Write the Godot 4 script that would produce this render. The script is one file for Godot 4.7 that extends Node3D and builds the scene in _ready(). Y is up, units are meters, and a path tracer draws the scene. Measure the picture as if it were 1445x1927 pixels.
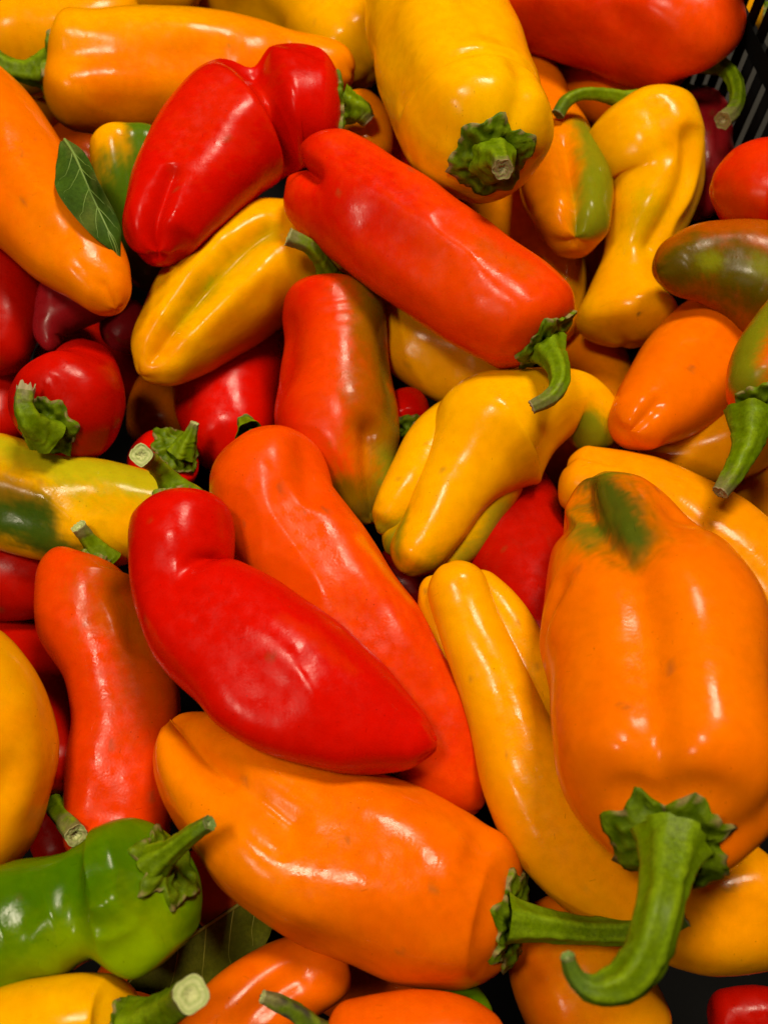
extends Node3D
# A heap of sweet peppers in a black slotted crate, seen from above under shop ceiling panels.
# Axis rows are centimetres about the pepper's own base point: [x, y, z, radius], stem end first.

const FACE_UP := Vector3(0.0, 0.927, 0.375)   # the side of the heap that faces up and out of the crate

# real-world (linear) skin colours
var TONE := {
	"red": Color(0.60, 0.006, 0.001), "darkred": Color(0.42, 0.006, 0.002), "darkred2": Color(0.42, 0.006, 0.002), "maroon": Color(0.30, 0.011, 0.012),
	"ored": Color(0.72, 0.043, 0.002), "vermilion": Color(0.80, 0.075, 0.002), "deeporange": Color(0.76, 0.100, 0.002), "orange": Color(0.82, 0.165, 0.001),
	"orange2": Color(0.80, 0.145, 0.001), "amber": Color(0.84, 0.275, 0.001), "amber2": Color(0.78, 0.22, 0.002), "yellow": Color(0.86, 0.39, 0.001),
	"yellow2": Color(0.82, 0.34, 0.002), "lemon": Color(0.84, 0.50, 0.008), "yellowgreen": Color(0.42, 0.38, 0.006), "olivegreen": Color(0.20, 0.21, 0.005),
	"olive": Color(0.19, 0.11, 0.004), "darkolive": Color(0.085, 0.068, 0.003), "rust": Color(0.37, 0.075, 0.003), "green": Color(0.075, 0.15, 0.006),
	"dgreen": Color(0.045, 0.085, 0.006), "dgreen2": Color(0.045, 0.125, 0.003), "lgreen": Color(0.10, 0.21, 0.002), "limegreen": Color(0.24, 0.35, 0.003),
	"brown": Color(0.12, 0.07, 0.02),
}
const SHINE := {"red": 0.30, "darkred": 0.36, "darkred2": 0.33, "maroon": 0.38, "ored": 0.30, "vermilion": 0.32, "deeporange": 0.27, "rust": 0.32, "olive": 0.3}

var rng := RandomNumberGenerator.new()
var wave := FastNoiseLite.new()
var ripple := FastNoiseLite.new()
var mottle := FastNoiseLite.new()
var skin_base := {}
var made := {}
var tex_mottle: ImageTexture
var tex_gloss: ImageTexture
var tex_relief: ImageTexture
var tex_fibre: ImageTexture
var serial := 0


func _ready() -> void:
	# ---- camera, air, light, exposure
	var cam := Camera3D.new()
	cam.name = "camera"
	cam.position = Vector3(-0.0000, 0.3431, 0.1386)
	cam.rotation_degrees = Vector3(-68.00, 0, 0)
	cam.fov = 52.000
	cam.near = 0.02
	cam.far = 20.0
	var optics := CameraAttributesPhysical.new()
	optics.frustum_focal_length = 24.604
	optics.frustum_focus_distance = 0.365
	optics.exposure_aperture = 8.0
	optics.frustum_near = 0.02
	optics.frustum_far = 20.0
	cam.attributes = optics
	add_child(cam, true)
	cam.current = true

	var air := WorldEnvironment.new()
	air.name = "air"
	var env := Environment.new()
	env.background_mode = Environment.BG_COLOR
	env.background_color = Color(0.055, 0.052, 0.048)
	env.tonemap_mode = Environment.TONE_MAPPER_LINEAR
	env.tonemap_exposure = 1.68
	env.sdfgi_enabled = true
	env.ssao_enabled = true
	env.ssil_enabled = true
	air.environment = env
	add_child(air, true)

	ceiling_panel("larger white ceiling light panel beyond the far right of the crate", Vector3(0.40, 1.50, -0.80), Vector2(0.42, 0.42), 2.0)
	ceiling_panel("small white ceiling light panel nearly straight above the crate, left of it", Vector3(-0.42, 1.50, 0.02), Vector2(0.24, 0.24), 0.75)
	ceiling_panel("small white ceiling light panel behind the photographer on the left", Vector3(-1.15, 1.50, 0.75), Vector2(0.24, 0.24), 0.58)

	prepare()
	crate()
	leaves()
	pepper("orange_pepper", "large orange pepper with green streaked tip and long hooked green stem, biggest of the heap", "orange sweet peppers in the heap", "orange", {"at": Vector3(0.0803, 0.0234, 0.0505), "axis": [[-0.46, 2.69, 6.78, 2.12], [-0.13, 1.96, 5.87, 2.93], [0.23, 1.32, 4.19, 3.3], [0.43, 0.58, 1.95, 3.41], [0.46, -0.17, -0.24, 3.56], [0.11, -0.92, -2.36, 2.9], [-0.11, -1.51, -4.29, 2.04], [-0.29, -1.88, -5.63, 1.34], [-0.24, -2.07, -6.27, 0.98]], "detail": 3, "shoulder": 1, "point": 0.9, "dimple": 0.05, "lobes": [3, 0.05, 0.04, 0.1, 75], "dents": [[0.06, -19, 0.56, -20, 9, 3], [0.56, -20, 0.9, -48, 5, 3.2], [0.56, -20, 0.74, 30, 9, 2.4], [0.62, -62, 0.5, -95, 4, 1], [0.87, -100, 0.8, -62, 4.5, 1.6], [0.05, 70, 0.3, 62, 9, 1.5]], "patches": [[0.98, -30, 0.66, -14, 10, 8, "dgreen", 0.97], [0.99, 20, 0.95, 5, 8, 6, "olivegreen", 0.7], [0.82, -62, 0.72, -40, 5, 6, "green", 0.75]], "stem": [[-0.57, 3.11, 6.8, 0.72], [-0.94, 3.73, 7.61, 0.63], [-1.33, 4.23, 8.49, 0.6], [-1.67, 4.11, 9.28, 0.6], [-2.16, 3.92, 9.82, 0.54], [-2.82, 3.89, 10.02, 0.4], [-3.26, 3.91, 9.85, 0.27], [-3.48, 4.07, 9.54, 0.22], [-3.56, 4.22, 9.3, 0.19]], "cut": "green", "calyx": {"phi": 0.7, "n": 7, "star": 0.22, "seed": 3, "rot": 12, "dark": 0.55}})
	pepper("red_pepper", "glossy deep red pepper lying diagonally in the middle with short upright cut stem", "red sweet peppers in the heap", "red", {"at": Vector3(-0.0341, 0.0126, 0.0484), "axis": [[-3.61, -0.07, -5.05, 1.42], [-3.46, -0.06, -4.07, 1.75], [-3.38, -0.04, -2.99, 1.78], [-3.24, -0.03, -1.9, 1.72], [-2.42, -0.01, -0.8, 2.09], [-0.98, 0, 0.45, 2.35], [0.75, 0.02, 1.66, 2.31], [2.5, 0.04, 2.61, 1.87], [3.9, 0.04, 3.18, 1.19], [4.8, 0.05, 3.44, 0.66], [5.13, 0.05, 3.48, 0.43]], "detail": 3, "shoulder": 0.6, "point": 0.7, "dimple": 0.06, "lobes": [3, 0.03, 0.03, 0.14, 60], "dents": [[0.32, -6, 0.62, 0, 13, 1.7], [0.23, -75, 0.28, -20, 5, 1.6], [0.66, -25, 0.9, -20, 8, 1], [0.55, 50, 0.8, 45, 8, -1.2]], "patches": [[0.05, 0, 0.4, 10, 10, 14, "red", 0.3], [0.55, -48, 0.75, -50, 2, 3, "ored", 0.3]], "stem": [[-3.68, 0.03, -5.07, 0.54], [-3.98, 0.49, -5.42, 0.38], [-4.27, 1.11, -5.61, 0.34], [-4.44, 1.79, -5.55, 0.37], [-4.43, 2.25, -5.41, 0.38]], "cut": "pale", "calyx": {"phi": 0.62, "n": 6, "star": 0.2, "seed": 5, "rot": 0, "dark": 0.9}})
	pepper("orange_pepper", "bright orange lobed pepper at bottom centre with long straight green stem pointing right", "orange sweet peppers in the heap", "orange", {"at": Vector3(-0.0125, -0.0050, 0.1099), "axis": [[5.48, 0.61, 2.47, 1.35], [5.07, 0.43, 2.38, 1.85], [4.4, 0.19, 2.18, 2.29], [3.22, -0.01, 1.88, 2.64], [1.17, -0.07, 1.07, 2.87], [-0.86, -0.14, 0.18, 2.81], [-2.74, -0.2, -0.97, 2.61], [-4.45, -0.25, -2.12, 1.95], [-5.35, -0.28, -3.13, 1.37], [-5.94, -0.3, -3.94, 0.98]], "detail": 3, "shoulder": 0.55, "point": 0.85, "dimple": 0.12, "lobes": [3, 0.1, 0.05, 0.14, 70], "dents": [[0.985, 34, 0.74, 24, 6, 4.6], [0.74, 24, 0.56, 19, 7.5, 2.9], [0.56, 19, 0.34, 30, 10, 1.3], [0.99, 30, 0.9, 40, 3, 1.5], [0.7, -30, 0.45, -24, 9, -1], [0.2, 60, 0.45, 66, 9, -1]], "patches": [[0.05, 0, 0.3, 30, 20, 25, "deeporange", 0.45], [0.6, -10, 0.9, -10, 14, 18, "amber", 0.35]], "stem": [[5.3, 1.15, 2.47, 0.54], [6.14, 1.02, 2.58, 0.51], [7.13, 0.78, 2.7, 0.43], [8.43, 0.66, 2.73, 0.43], [9.67, 0.6, 2.52, 0.58], [10.22, 0.65, 2.28, 0.65]], "cut": "green", "calyx": {"phi": 0.9, "n": 6, "star": 0.34, "seed": 8, "rot": 10, "dark": 0.8}})
	pepper("yellow_pepper", "big yellow pepper seen end on with star shaped green calyx and stubby stem", "yellow sweet peppers in the heap", "yellow", {"at": Vector3(0.0265, 0.0069, -0.2190), "axis": [[1.43, 2.43, 9.12, 1.81], [1.18, 1.85, 7.66, 2.63], [0.67, 0.95, 5.3, 2.95], [0.16, 0.15, 2.16, 3.11], [-0.36, -0.62, -1.33, 3.03], [-0.79, -1.28, -4.93, 2.7], [-1.09, -1.77, -8.23, 2], [-1.2, -1.72, -9.75, 1.26]], "detail": 3, "shoulder": 0.62, "point": 0.9, "dimple": 0.1, "lobes": [4, 0.05, 0.04, 0.08, 35], "dents": [[0.17, 60, 0.15, -20, 3, 0.9], [0.15, -20, 0.19, -70, 3, 0.8], [0.25, 18, 0.8, 10, 10, 1.4], [0.12, 40, 0, 34, 6, 1.3]], "patches": [[0.3, 60, 0.8, 60, 12, 16, "amber", 0.5], [0.03, 0, 0.08, 10, 10, 14, "lemon", 0.3]], "stem": [[1.45, 2.6, 9.21, 0.67], [1.51, 3, 9.56, 0.5], [1.53, 3.38, 10.03, 0.42], [1.54, 3.75, 10.62, 0.39]], "cut": "brown", "calyx": {"phi": 0.8, "n": 6, "star": 0.2, "seed": 11, "rot": 5, "dark": 0.75}})
	pepper("red_pepper", "long scarlet pepper lying diagonally above centre, curled stem at its lower right", "red sweet peppers in the heap", "ored", {"at": Vector3(0.0100, 0.0075, -0.1090), "axis": [[5.11, 0.03, 4.61, 1.56], [4.28, 0.03, 3.65, 2.01], [2.6, 0.01, 2.2, 2.26], [0.62, 0, 0.51, 2.34], [-1.21, -0.01, -1.11, 2.31], [-2.89, -0.02, -2.52, 2.07], [-3.9, -0.02, -3.4, 1.77], [-4.61, -0.03, -3.93, 1.4]], "detail": 3, "shoulder": 0.55, "point": 0.8, "dimple": 0.08, "lobes": [2, 0.03, 0.03, 0.42, -25], "dents": [[0.995, -22, 0.86, -18, 4.5, 4], [0.35, -15, 0.6, -22, 11, 1.3], [0.1, 30, 0.4, 26, 8, 1], [0.55, 30, 0.8, 38, 9, 1]], "patches": [[0.75, 0, 0.98, 0, 18, 20, "red", 0.7], [0.5, -20, 0.8, -30, 14, 20, "red", 0.6], [0.18, 32, 0.3, 26, 4, 6, "olive", 0.32], [0.05, -20, 0.3, -10, 12, 18, "vermilion", 0.5]], "stem": [[5.02, 0.16, 4.95, 0.58], [5.18, 0.85, 5.97, 0.45], [5.11, 1.27, 6.89, 0.37], [4.73, 1.37, 7.49, 0.31], [4.15, 1.22, 7.76, 0.26]], "cut": "brown", "calyx": {"phi": 0.8, "n": 5, "star": 0.32, "seed": 14, "rot": 20, "dark": 0.85}})
	pepper("red_pepper", "folded red pepper bent in half at upper left, torn calyx on its right", "red sweet peppers in the heap", "red", {"at": Vector3(-0.0594, -0.0003, -0.1545), "axis": [[4.31, -0.36, -3.05, 1.88], [3.33, -0.3, -2.99, 2.31], [2.04, -0.21, -2.95, 2.55], [0.52, -0.11, -2.29, 2.7], [-0.64, -0.01, -1.03, 2.63], [-1.52, 0.09, 0.64, 2.37], [-2.38, 0.22, 2.63, 1.94], [-2.83, 0.31, 4.07, 1.49], [-2.83, 0.37, 4.97, 1.03]], "detail": 3, "shoulder": 0.45, "point": 0.8, "dimple": 0.06, "lobes": [3, 0.03, 0.03, 0.16, 12], "dents": [[0.31, -95, 0.285, 45, 6.5, 6.5], [0.285, 45, 0.25, 85, 5.5, 4], [0.98, 8, 0.78, 10, 4, 2.6], [0.42, 10, 0.7, 14, 9, 1], [0.2, 50, 0.1, 30, 6, 1]], "patches": [[0.2, 20, 0.35, 40, 10, 14, "darkred", 0.4], [0.45, 0, 0.6, 10, 12, 20, "ored", 0.2]], "stem": [[4.53, -0.51, -3.2, 0.59], [4.98, -0.62, -3.1, 0.5], [5.25, -0.84, -2.92, 0.36]], "cut": "brown", "calyx": {"phi": 0.78, "n": 6, "star": 0.3, "seed": 17, "rot": 40, "dark": 0.7}})
	pepper("orange_pepper", "orange yellow pepper at the top left lying sideways, stem pointing to the left edge", "orange sweet peppers in the heap", "amber", {"at": Vector3(-0.0807, -0.0208, -0.2229), "axis": [[-6.91, 0.39, 0.3, 2.08], [-6.02, 0.34, 0.4, 2.61], [-4.15, 0.23, 0.33, 2.71], [-2.01, 0.11, 0.09, 2.7], [0.1, -0.01, -0.15, 2.54], [2.24, -0.12, -0.27, 2.02], [4.15, -0.23, -0.38, 1.5], [5.84, -0.33, -0.29, 1.21], [6.76, -0.39, -0.03, 0.96]], "detail": 3, "shoulder": 0.5, "point": 0.8, "dimple": 0.08, "lobes": [3, 0.05, 0.04, 0.06, 0], "dents": [[0.08, 5, 0.55, 8, 10, 1.8], [0.2, -60, 0.5, -50, 10, 0.8]], "patches": [[0.2, 20, 0.7, 16, 9, 12, "orange", 0.8], [0.7, 0, 0.98, 0, 16, 20, "orange", 0.4], [0.05, -40, 0.4, -50, 12, 16, "yellow", 0.5]], "stem": [[-7.05, 0.38, 0.36, 0.76], [-7.77, 0.45, 0.51, 0.54], [-8.46, 0.55, 0.4, 0.47], [-8.92, 0.69, 0.17, 0.42], [-9.48, 0.85, -0.23, 0.38]], "cut": "green", "calyx": {"phi": 0.72, "n": 5, "star": 0.3, "seed": 21, "rot": 0, "dark": 0.75}})
	pepper("yellow_pepper", "yellow pepper with sunken greenish groove, pointed tip at its lower left", "yellow sweet peppers in the heap", "yellow", {"at": Vector3(-0.0562, -0.0322, -0.1126), "axis": [[5.92, -1.63, -5.23, 2.12], [3.8, -0.95, -3.36, 2.67], [1.9, -0.35, -1.87, 2.79], [0.21, 0.24, -1.12, 2.79], [-1.44, 0.45, 0.75, 2.47], [-2.75, 0.63, 2.55, 1.86], [-3.55, 0.76, 3.81, 1.19], [-4.07, 0.84, 4.48, 0.72]], "detail": 3, "shoulder": 0.6, "point": 0.8, "lobes": [3, 0.04, 0.05, 0.05, 60], "dents": [[0.93, 4, 0.5, 8, 6, 2.8], [0.5, 8, 0.3, 22, 7, 1.6], [0.86, -14, 0.6, -16, 5, -0.9], [0.86, 26, 0.6, 30, 5, -0.9]], "patches": [[0.86, 6, 0.5, 8, 3.5, 5, "olivegreen", 0.55], [0.99, 0, 0.93, 0, 8, 10, "amber", 0.8], [0.75, -55, 0.5, -60, 8, 12, "amber", 0.6], [0.72, 10, 0.7, 12, 1, 1.5, "limegreen", 0.5]]})
	pepper("mottled_pepper", "mottled red and olive pepper standing upright in the centre with curved stem", "half ripe sweet peppers in the heap", "ored", {"at": Vector3(-0.0154, -0.0257, -0.0582), "axis": [[-0.46, 0.71, -5.01, 1.78], [-0.49, 0.57, -3.89, 2.04], [-0.37, 0.37, -2.39, 2.13], [-0.33, 0.15, -0.82, 2.28], [-0.25, -0.09, 0.83, 2.43], [0.08, -0.33, 2.38, 2.16], [0.71, -0.59, 3.91, 1.32], [1.12, -0.78, 5, 0.65]], "detail": 3, "shoulder": 0.5, "point": 0.8, "dimple": 0.05, "lobes": [3, 0.03, 0.04, 0.1, -100], "dents": [[0.7, -28, 0.98, -12, 5, 3.2], [0.165, -30, 0.175, 8, 1.6, 0.14], [0.2, -34, 0.215, 2, 1.6, 0.16], [0.25, -28, 0.255, 0, 1.6, 0.12], [0.22, 60, 0.4, 55, 9, 1.2], [0.3, -70, 0.6, -62, 8, 1.4]], "patches": [[0.1, 50, 0.6, 55, 15, 14, "red", 0.8], [0.35, -5, 0.8, 5, 13, 14, "vermilion", 0.5], [0.08, -45, 0.5, -50, 9, 9, "rust", 0.9], [0.06, -64, 0.95, -60, 9, 7, "olive", 1], [0.55, -50, 0.95, -40, 12, 9, "olive", 0.95], [0.3, -30, 0.75, -26, 7, 9, "rust", 0.8], [0.84, -40, 0.99, -30, 8, 6, "olivegreen", 1], [0.8, -10, 0.86, 5, 6, 7, "orange", 0.8], [0.9, 30, 1, 0, 11, 9, "olive", 0.95], [0.12, -35, 0.3, -40, 7, 9, "olive", 0.5]], "stem": [[-0.62, 0.98, -4.93, 0.56], [-0.91, 2.13, -4.99, 0.36], [-1.4, 3.01, -5.15, 0.31], [-2.1, 3.32, -5.32, 0.37]], "cut": "pale", "calyx": {"phi": 0.5, "n": 6, "star": 0.14, "seed": 24, "rot": 0, "dark": 0.9}})
	pepper("red_pepper", "long orange red pepper partly under the glossy red one, tapering tip pointing down right", "red sweet peppers in the heap", "vermilion", {"at": Vector3(-0.0068, -0.0130, 0.0401), "axis": [[-4.23, 0.49, -7.5, 1.54], [-3.62, 0.41, -5.95, 2.21], [-3.06, 0.32, -4.31, 2.19], [-1.87, 0.2, -2.48, 2.26], [-0.58, 0.08, -0.65, 2.24], [0.87, -0.08, 1.46, 2.11], [2.08, -0.22, 3.26, 1.9], [2.9, -0.33, 4.65, 1.5], [3.54, -0.41, 5.56, 1.01], [3.96, -0.46, 5.96, 0.71]], "detail": 3, "shoulder": 0.65, "point": 0.8, "lobes": [3, 0.04, 0.04, 0.05, 30], "dents": [[0.25, -20, 0.8, -14, 9, 1.3], [0.12, -60, 0.24, -45, 8, 2], [0.25, 20, 0.4, 10, 12, 0.8]], "patches": [[0.05, 20, 0.4, 20, 22, 24, "vermilion", 0.75], [0.4, -60, 0.55, -70, 2, 3, "amber", 0.6], [0.6, -20, 0.9, -20, 16, 24, "red", 0.55], [0.93, 20, 0.99, 10, 7, 10, "vermilion", 0.8]], "stem": [[-4.46, -0.2, -8, 0.4], [-4.65, -0.59, -8.51, 0.33]], "cut": "green", "calyx": {"phi": 0.36, "n": 5, "star": 0.3, "seed": 27, "rot": 0, "dark": 0.9}})
	pepper("red_pepper", "red waisted pepper on the lower left with short green stem at its top", "red sweet peppers in the heap", "ored", {"at": Vector3(-0.0970, -0.0285, 0.0643), "axis": [[-0.85, 0.4, -5.68, 1.66], [-1.12, 0.34, -4.77, 1.88], [-0.91, 0.25, -3.41, 1.94], [0.06, 0.13, -1.72, 1.91], [0.62, 0.01, 0.07, 1.94], [0.65, -0.11, 1.72, 1.95], [0.58, -0.24, 3.33, 1.89], [0.51, -0.35, 4.72, 1.72], [0.46, -0.43, 5.74, 1.26]], "detail": 3, "shoulder": 0.55, "point": 0.8, "dimple": 0.05, "lobes": [3, 0.03, 0.03, 0.06, 20], "dents": [[0.28, -20, 0.8, -8, 10, 1.2], [0.2, -55, 0.34, -40, 8, 1.8], [0.35, 5, 0.36, 25, 2, 0.15], [0.41, 3, 0.42, 22, 2, 0.15], [0.47, 5, 0.475, 20, 2, 0.15]], "patches": [[0.1, -45, 0.3, -50, 9, 12, "olive", 0.5], [0.25, -40, 0.45, -45, 10, 14, "rust", 0.55], [0.1, 40, 0.3, 40, 14, 16, "vermilion", 0.4]], "stem": [[-0.86, 0.5, -5.71, 0.47], [-1.17, 0.99, -6.11, 0.33], [-1.41, 1.45, -6.4, 0.31]], "cut": "pale", "calyx": {"phi": 0.4, "n": 5, "star": 0.25, "seed": 29, "rot": 0, "dark": 0.9}})
	pepper("green_pepper", "shiny green pepper at the lower left with bulging shoulder and tapered stem", "green sweet peppers in the heap", "lgreen", {"at": Vector3(-0.0956, 0.0066, 0.1317), "axis": [[3.29, 1.02, -1.22, 1.44], [2.73, 0.61, -0.92, 2.02], [1.83, 0.19, -0.37, 2.26], [0.68, -0.02, -0.04, 1.91], [-0.05, -0.13, 0.13, 1.79], [-1.35, -0.34, 0.49, 1.92], [-2.82, -0.56, 0.81, 1.76], [-4.3, -0.77, 1.11, 0.96]], "detail": 3, "shoulder": 0.6, "point": 0.9, "dimple": 0.08, "lobes": [3, 0.06, 0.05, 0.06, 40], "dents": [[0.36, -80, 0.33, 60, 7, 2.6], [0.03, -30, 0.25, -20, 7, 1.6], [0.05, 40, 0.28, 30, 6, 1.4], [0.45, 0, 0.8, 5, 12, 1.2], [0.12, -12, 0.28, 6, 6, 1.4], [0.22, -45, 0.3, -22, 8, -1.4], [0.52, 24, 0.62, -34, 8, 1.5]], "patches": [[0.05, 10, 0.3, 40, 14, 18, "dgreen2", 0.7], [0.14, -30, 0.33, -45, 14, 12, "limegreen", 0.8], [0.5, 30, 0.9, 30, 18, 20, "dgreen2", 0.7], [0.38, -25, 0.9, -60, 12, 12, "limegreen", 0.7]], "stem": [[3.09, 1.39, -1.47, 0.42], [3.59, 1.86, -1.73, 0.32], [4.11, 2.34, -2.05, 0.27], [4.59, 2.7, -2.27, 0.24]], "cut": "green", "calyx": {"phi": 0.72, "n": 6, "star": 0.3, "seed": 31, "rot": 30, "dark": 0.55}})
	pepper("yellow_pepper", "long yellow finger shaped pepper curving down beneath the big orange one", "yellow sweet peppers in the heap", "yellow2", {"at": Vector3(0.0613, -0.0051, 0.0875), "axis": [[6.41, -0.87, 3.83, 1.9], [5.25, -0.6, 4.19, 1.95], [3.47, -0.29, 4.35, 1.8], [1.83, -0.19, 3.88, 1.53], [0.4, -0.09, 3.07, 1.51], [-0.71, 0.02, 1.88, 1.56], [-1.43, 0.12, 0.34, 1.58], [-1.95, 0.21, -1.22, 1.36], [-2.56, 0.31, -2.88, 1.13], [-3.19, 0.4, -4.59, 1.04], [-3.62, 0.47, -5.98, 1], [-3.91, 0.51, -6.87, 0.88]], "detail": 3, "shoulder": 0.5, "point": 0.95, "lobes": [3, 0.05, 0.04, 0.02, 0], "dents": [[0.35, 20, 0.15, 10, 10, 0.8]], "patches": [[0, 0, 0.25, 0, 25, 30, "amber", 0.8], [0.3, 0, 0.5, -30, 14, 18, "amber", 0.5]], "folds": [{"tone": "yellow2", "axis": [[-3.13, 0.04, -6.65, 0.48], [-2.39, -0.01, -5.5, 0.81], [-1.57, -0.13, -3.99, 0.94], [-1.05, -0.25, -2.46, 0.97], [-0.69, -0.55, -0.65, 0.71]], "shoulder": 0.9, "point": 0.8}, {"tone": "yellow2", "axis": [[-4.45, -0.25, -6.7, 0.45], [-4.21, -0.36, -5.57, 0.67], [-3.72, -0.53, -4.09, 0.73], [-2.91, -0.73, -2.47, 0.69]], "shoulder": 0.9, "point": 0.8}]})
	pepper("yellow_pepper", "yellow pepper with deeply creased twin fingers and green patch under its hump", "yellow sweet peppers in the heap", "yellow", {"at": Vector3(0.0433, -0.0196, -0.0249), "axis": [[3.94, -1.3, -1.49, 1.05], [3.71, -0.36, -2.33, 1.2], [2.9, 0.19, -2.83, 1.28], [1.61, 0.45, -2.37, 1.71], [-0.01, 0.35, -1.47, 2.45], [-1.04, 0.37, -0.17, 1.88], [-1.81, 0.35, 1.04, 1.38], [-2.53, 0.19, 2.29, 1.2], [-3.17, -0.01, 3.26, 1.05], [-3.6, -0.22, 4.09, 0.66]], "detail": 3, "shoulder": 0.9, "point": 0.8, "lobes": [3, 0, 0.02, 0.03, 90], "dents": [[0.3, -50, 0.5, -60, 8, 0.8]], "patches": [[0.01, -55, 0.14, -62, 9, 4, "olivegreen", 1], [0.97, 40, 0.85, 80, 3, 3, "olivegreen", 0.9], [0.99, -30, 0.92, -70, 5, 7, "olivegreen", 0.7]], "folds": [{"tone": "yellow", "axis": [[-0.88, -0.33, -1.74, 1.73], [-1.9, -0.32, -0.26, 1.34], [-2.73, -0.44, 1.01, 1.09], [-3.68, -0.56, 2.47, 0.8], [-4.14, -0.68, 3.19, 0.44]], "patches": [[0.75, 0, 0.95, 20, 4, 4, "olivegreen", 0.9]], "shoulder": 0.9, "point": 0.8}, {"tone": "yellow", "axis": [[-0.51, -0.72, -2.4, 1.26], [-1.53, -0.42, -1.72, 1.45], [-2.59, -0.17, -0.47, 1.3], [-3.46, -0.25, 1, 1.04], [-4.2, -0.32, 2.01, 0.72], [-4.54, -0.28, 2.42, 0.4]], "patches": [[0.99, 0, 0.9, -40, 4, 5, "olivegreen", 0.8]], "shoulder": 0.9, "point": 0.8}, {"tone": "yellow2", "axis": [[0.32, -0.4, -0.53, 1.02], [-0.59, -0.53, 1.19, 1.01], [-1.43, -0.66, 2.64, 0.84], [-2.8, -0.69, 3.79, 0.55]], "patches": [[0.4, -40, 0.9, -50, 5, 6, "olivegreen", 0.8]], "shoulder": 0.9, "point": 0.8}]})
	pepper("yellow_pepper", "yellow pepper pinched at its waist on the upper right, thin stem arching left", "yellow sweet peppers in the heap", "yellow", {"at": Vector3(0.1109, -0.0377, -0.1474), "axis": [[-0.07, 1.44, -6.16, 2], [0.35, 1.16, -4.9, 2.51], [0.62, 0.86, -3.5, 2.54], [0.94, 0.54, -2.08, 2.11], [0.45, 0.14, -0.39, 1.77], [-0.25, -0.28, 1.26, 1.25], [-0.53, -0.6, 2.54, 1.57], [-0.56, -0.87, 3.59, 2.14], [-0.5, -1.12, 4.55, 1.93], [-0.47, -1.26, 5.07, 1.42]], "detail": 3, "shoulder": 0.65, "point": 0.6, "dimple": 0.03, "lobes": [3, 0.03, 0.05, 0.07, 40], "dents": [[0.3, -22, 0.62, -16, 6, 2.2], [0.18, 8, 0.3, 4, 8, 1.4], [0.4, -60, 0.5, -55, 8, 1.2]], "patches": [[0.52, 20, 0.66, 20, 7, 9, "yellowgreen", 0.6], [0.2, -20, 0.3, -10, 8, 12, "amber", 0.5], [0.75, 0, 0.95, 0, 15, 18, "amber", 0.4], [0.925, 2, 0.925, 3, 0.5, 0.5, "brown", 0.9]], "stem": [[-0.33, 1.49, -5.98, 0.45], [-1.28, 1.93, -5.87, 0.35], [-2.29, 2.26, -5.67, 0.3], [-3.07, 2.28, -5.29, 0.3], [-3.49, 2.09, -4.7, 0.3]], "cut": "green", "calyx": {"phi": 0.3, "n": 5, "star": 0.2, "seed": 35, "rot": 0, "dark": 0.8}})
	pepper("orange_pepper", "golden pepper with blunt squarish tip lying behind the biggest orange pepper", "orange sweet peppers in the heap", "amber", {"at": Vector3(0.1055, -0.0200, 0.0018), "axis": [[4.46, -0.06, 4.4, 1.88], [3.07, 0.3, 2.65, 2.16], [1.44, 0.15, 0.72, 2.21], [-0.22, 0.03, -0.79, 2.02], [-1.8, -0.07, -1.78, 1.72], [-3.14, -0.16, -2.43, 1.33], [-3.8, -0.19, -2.76, 1.13]], "detail": 2, "shoulder": 0.6, "point": 0.45, "lobes": [3, 0.03, 0.04, 0.08, 30], "dents": [[0.97, 40, 0.85, 35, 3, 1.2], [0.3, -20, 0.75, -20, 9, 1.2]], "patches": [[0.3, -40, 0.8, -40, 12, 16, "yellow", 0.5]]})
	pepper("orange_pepper", "small plump orange pepper on the right with glossy blunt tip facing down left", "orange sweet peppers in the heap", "orange2", {"at": Vector3(0.1217, -0.0274, -0.0696), "axis": [[3.28, -2.26, -3.56, 1.85], [2.21, -1.46, -2.46, 2.25], [0.83, -0.62, -1.02, 2.31], [-0.88, 0.53, 0.92, 1.99], [-2.22, 1.51, 2.48, 1.41], [-3.21, 2.29, 3.64, 0.98]], "detail": 2, "shoulder": 0.6, "point": 0.75, "lobes": [3, 0.03, 0.04, 0.07, 0], "dents": [[0.98, 6, 0.9, 10, 3, 1], [0.3, -5, 0.6, -5, 10, 0.8]], "patches": [[0, 0, 0.3, -10, 18, 20, "deeporange", 0.5]]})
	pepper("mottled_pepper", "brown and olive half ripe pepper at the right edge with a green spot", "half ripe sweet peppers in the heap", "rust", {"at": Vector3(0.1408, -0.0092, -0.1013), "axis": [[3.93, -0.89, 1.3, 1.91], [2.41, -0.24, 0.63, 2.23], [0.67, 0.01, -0.39, 2.18], [-1.04, 0.22, -0.75, 1.73], [-2.54, 0.39, -0.58, 1.18], [-3.44, 0.5, -0.21, 0.79]], "detail": 2, "shoulder": 0.6, "point": 0.85, "lobes": [3, 0.02, 0.03, 0.04, 0], "dents": [[0.3, 0, 0.7, 0, 10, 1]], "patches": [[0.98, 0, 0.5, -25, 11, 9, "darkolive", 0.95], [0.5, -30, 0.1, -30, 14, 12, "darkolive", 0.85], [0.78, -8, 0.77, -6, 3, 4, "olivegreen", 0.9], [0.55, -6, 0.45, -10, 3, 5, "olivegreen", 0.7]]})
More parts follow.
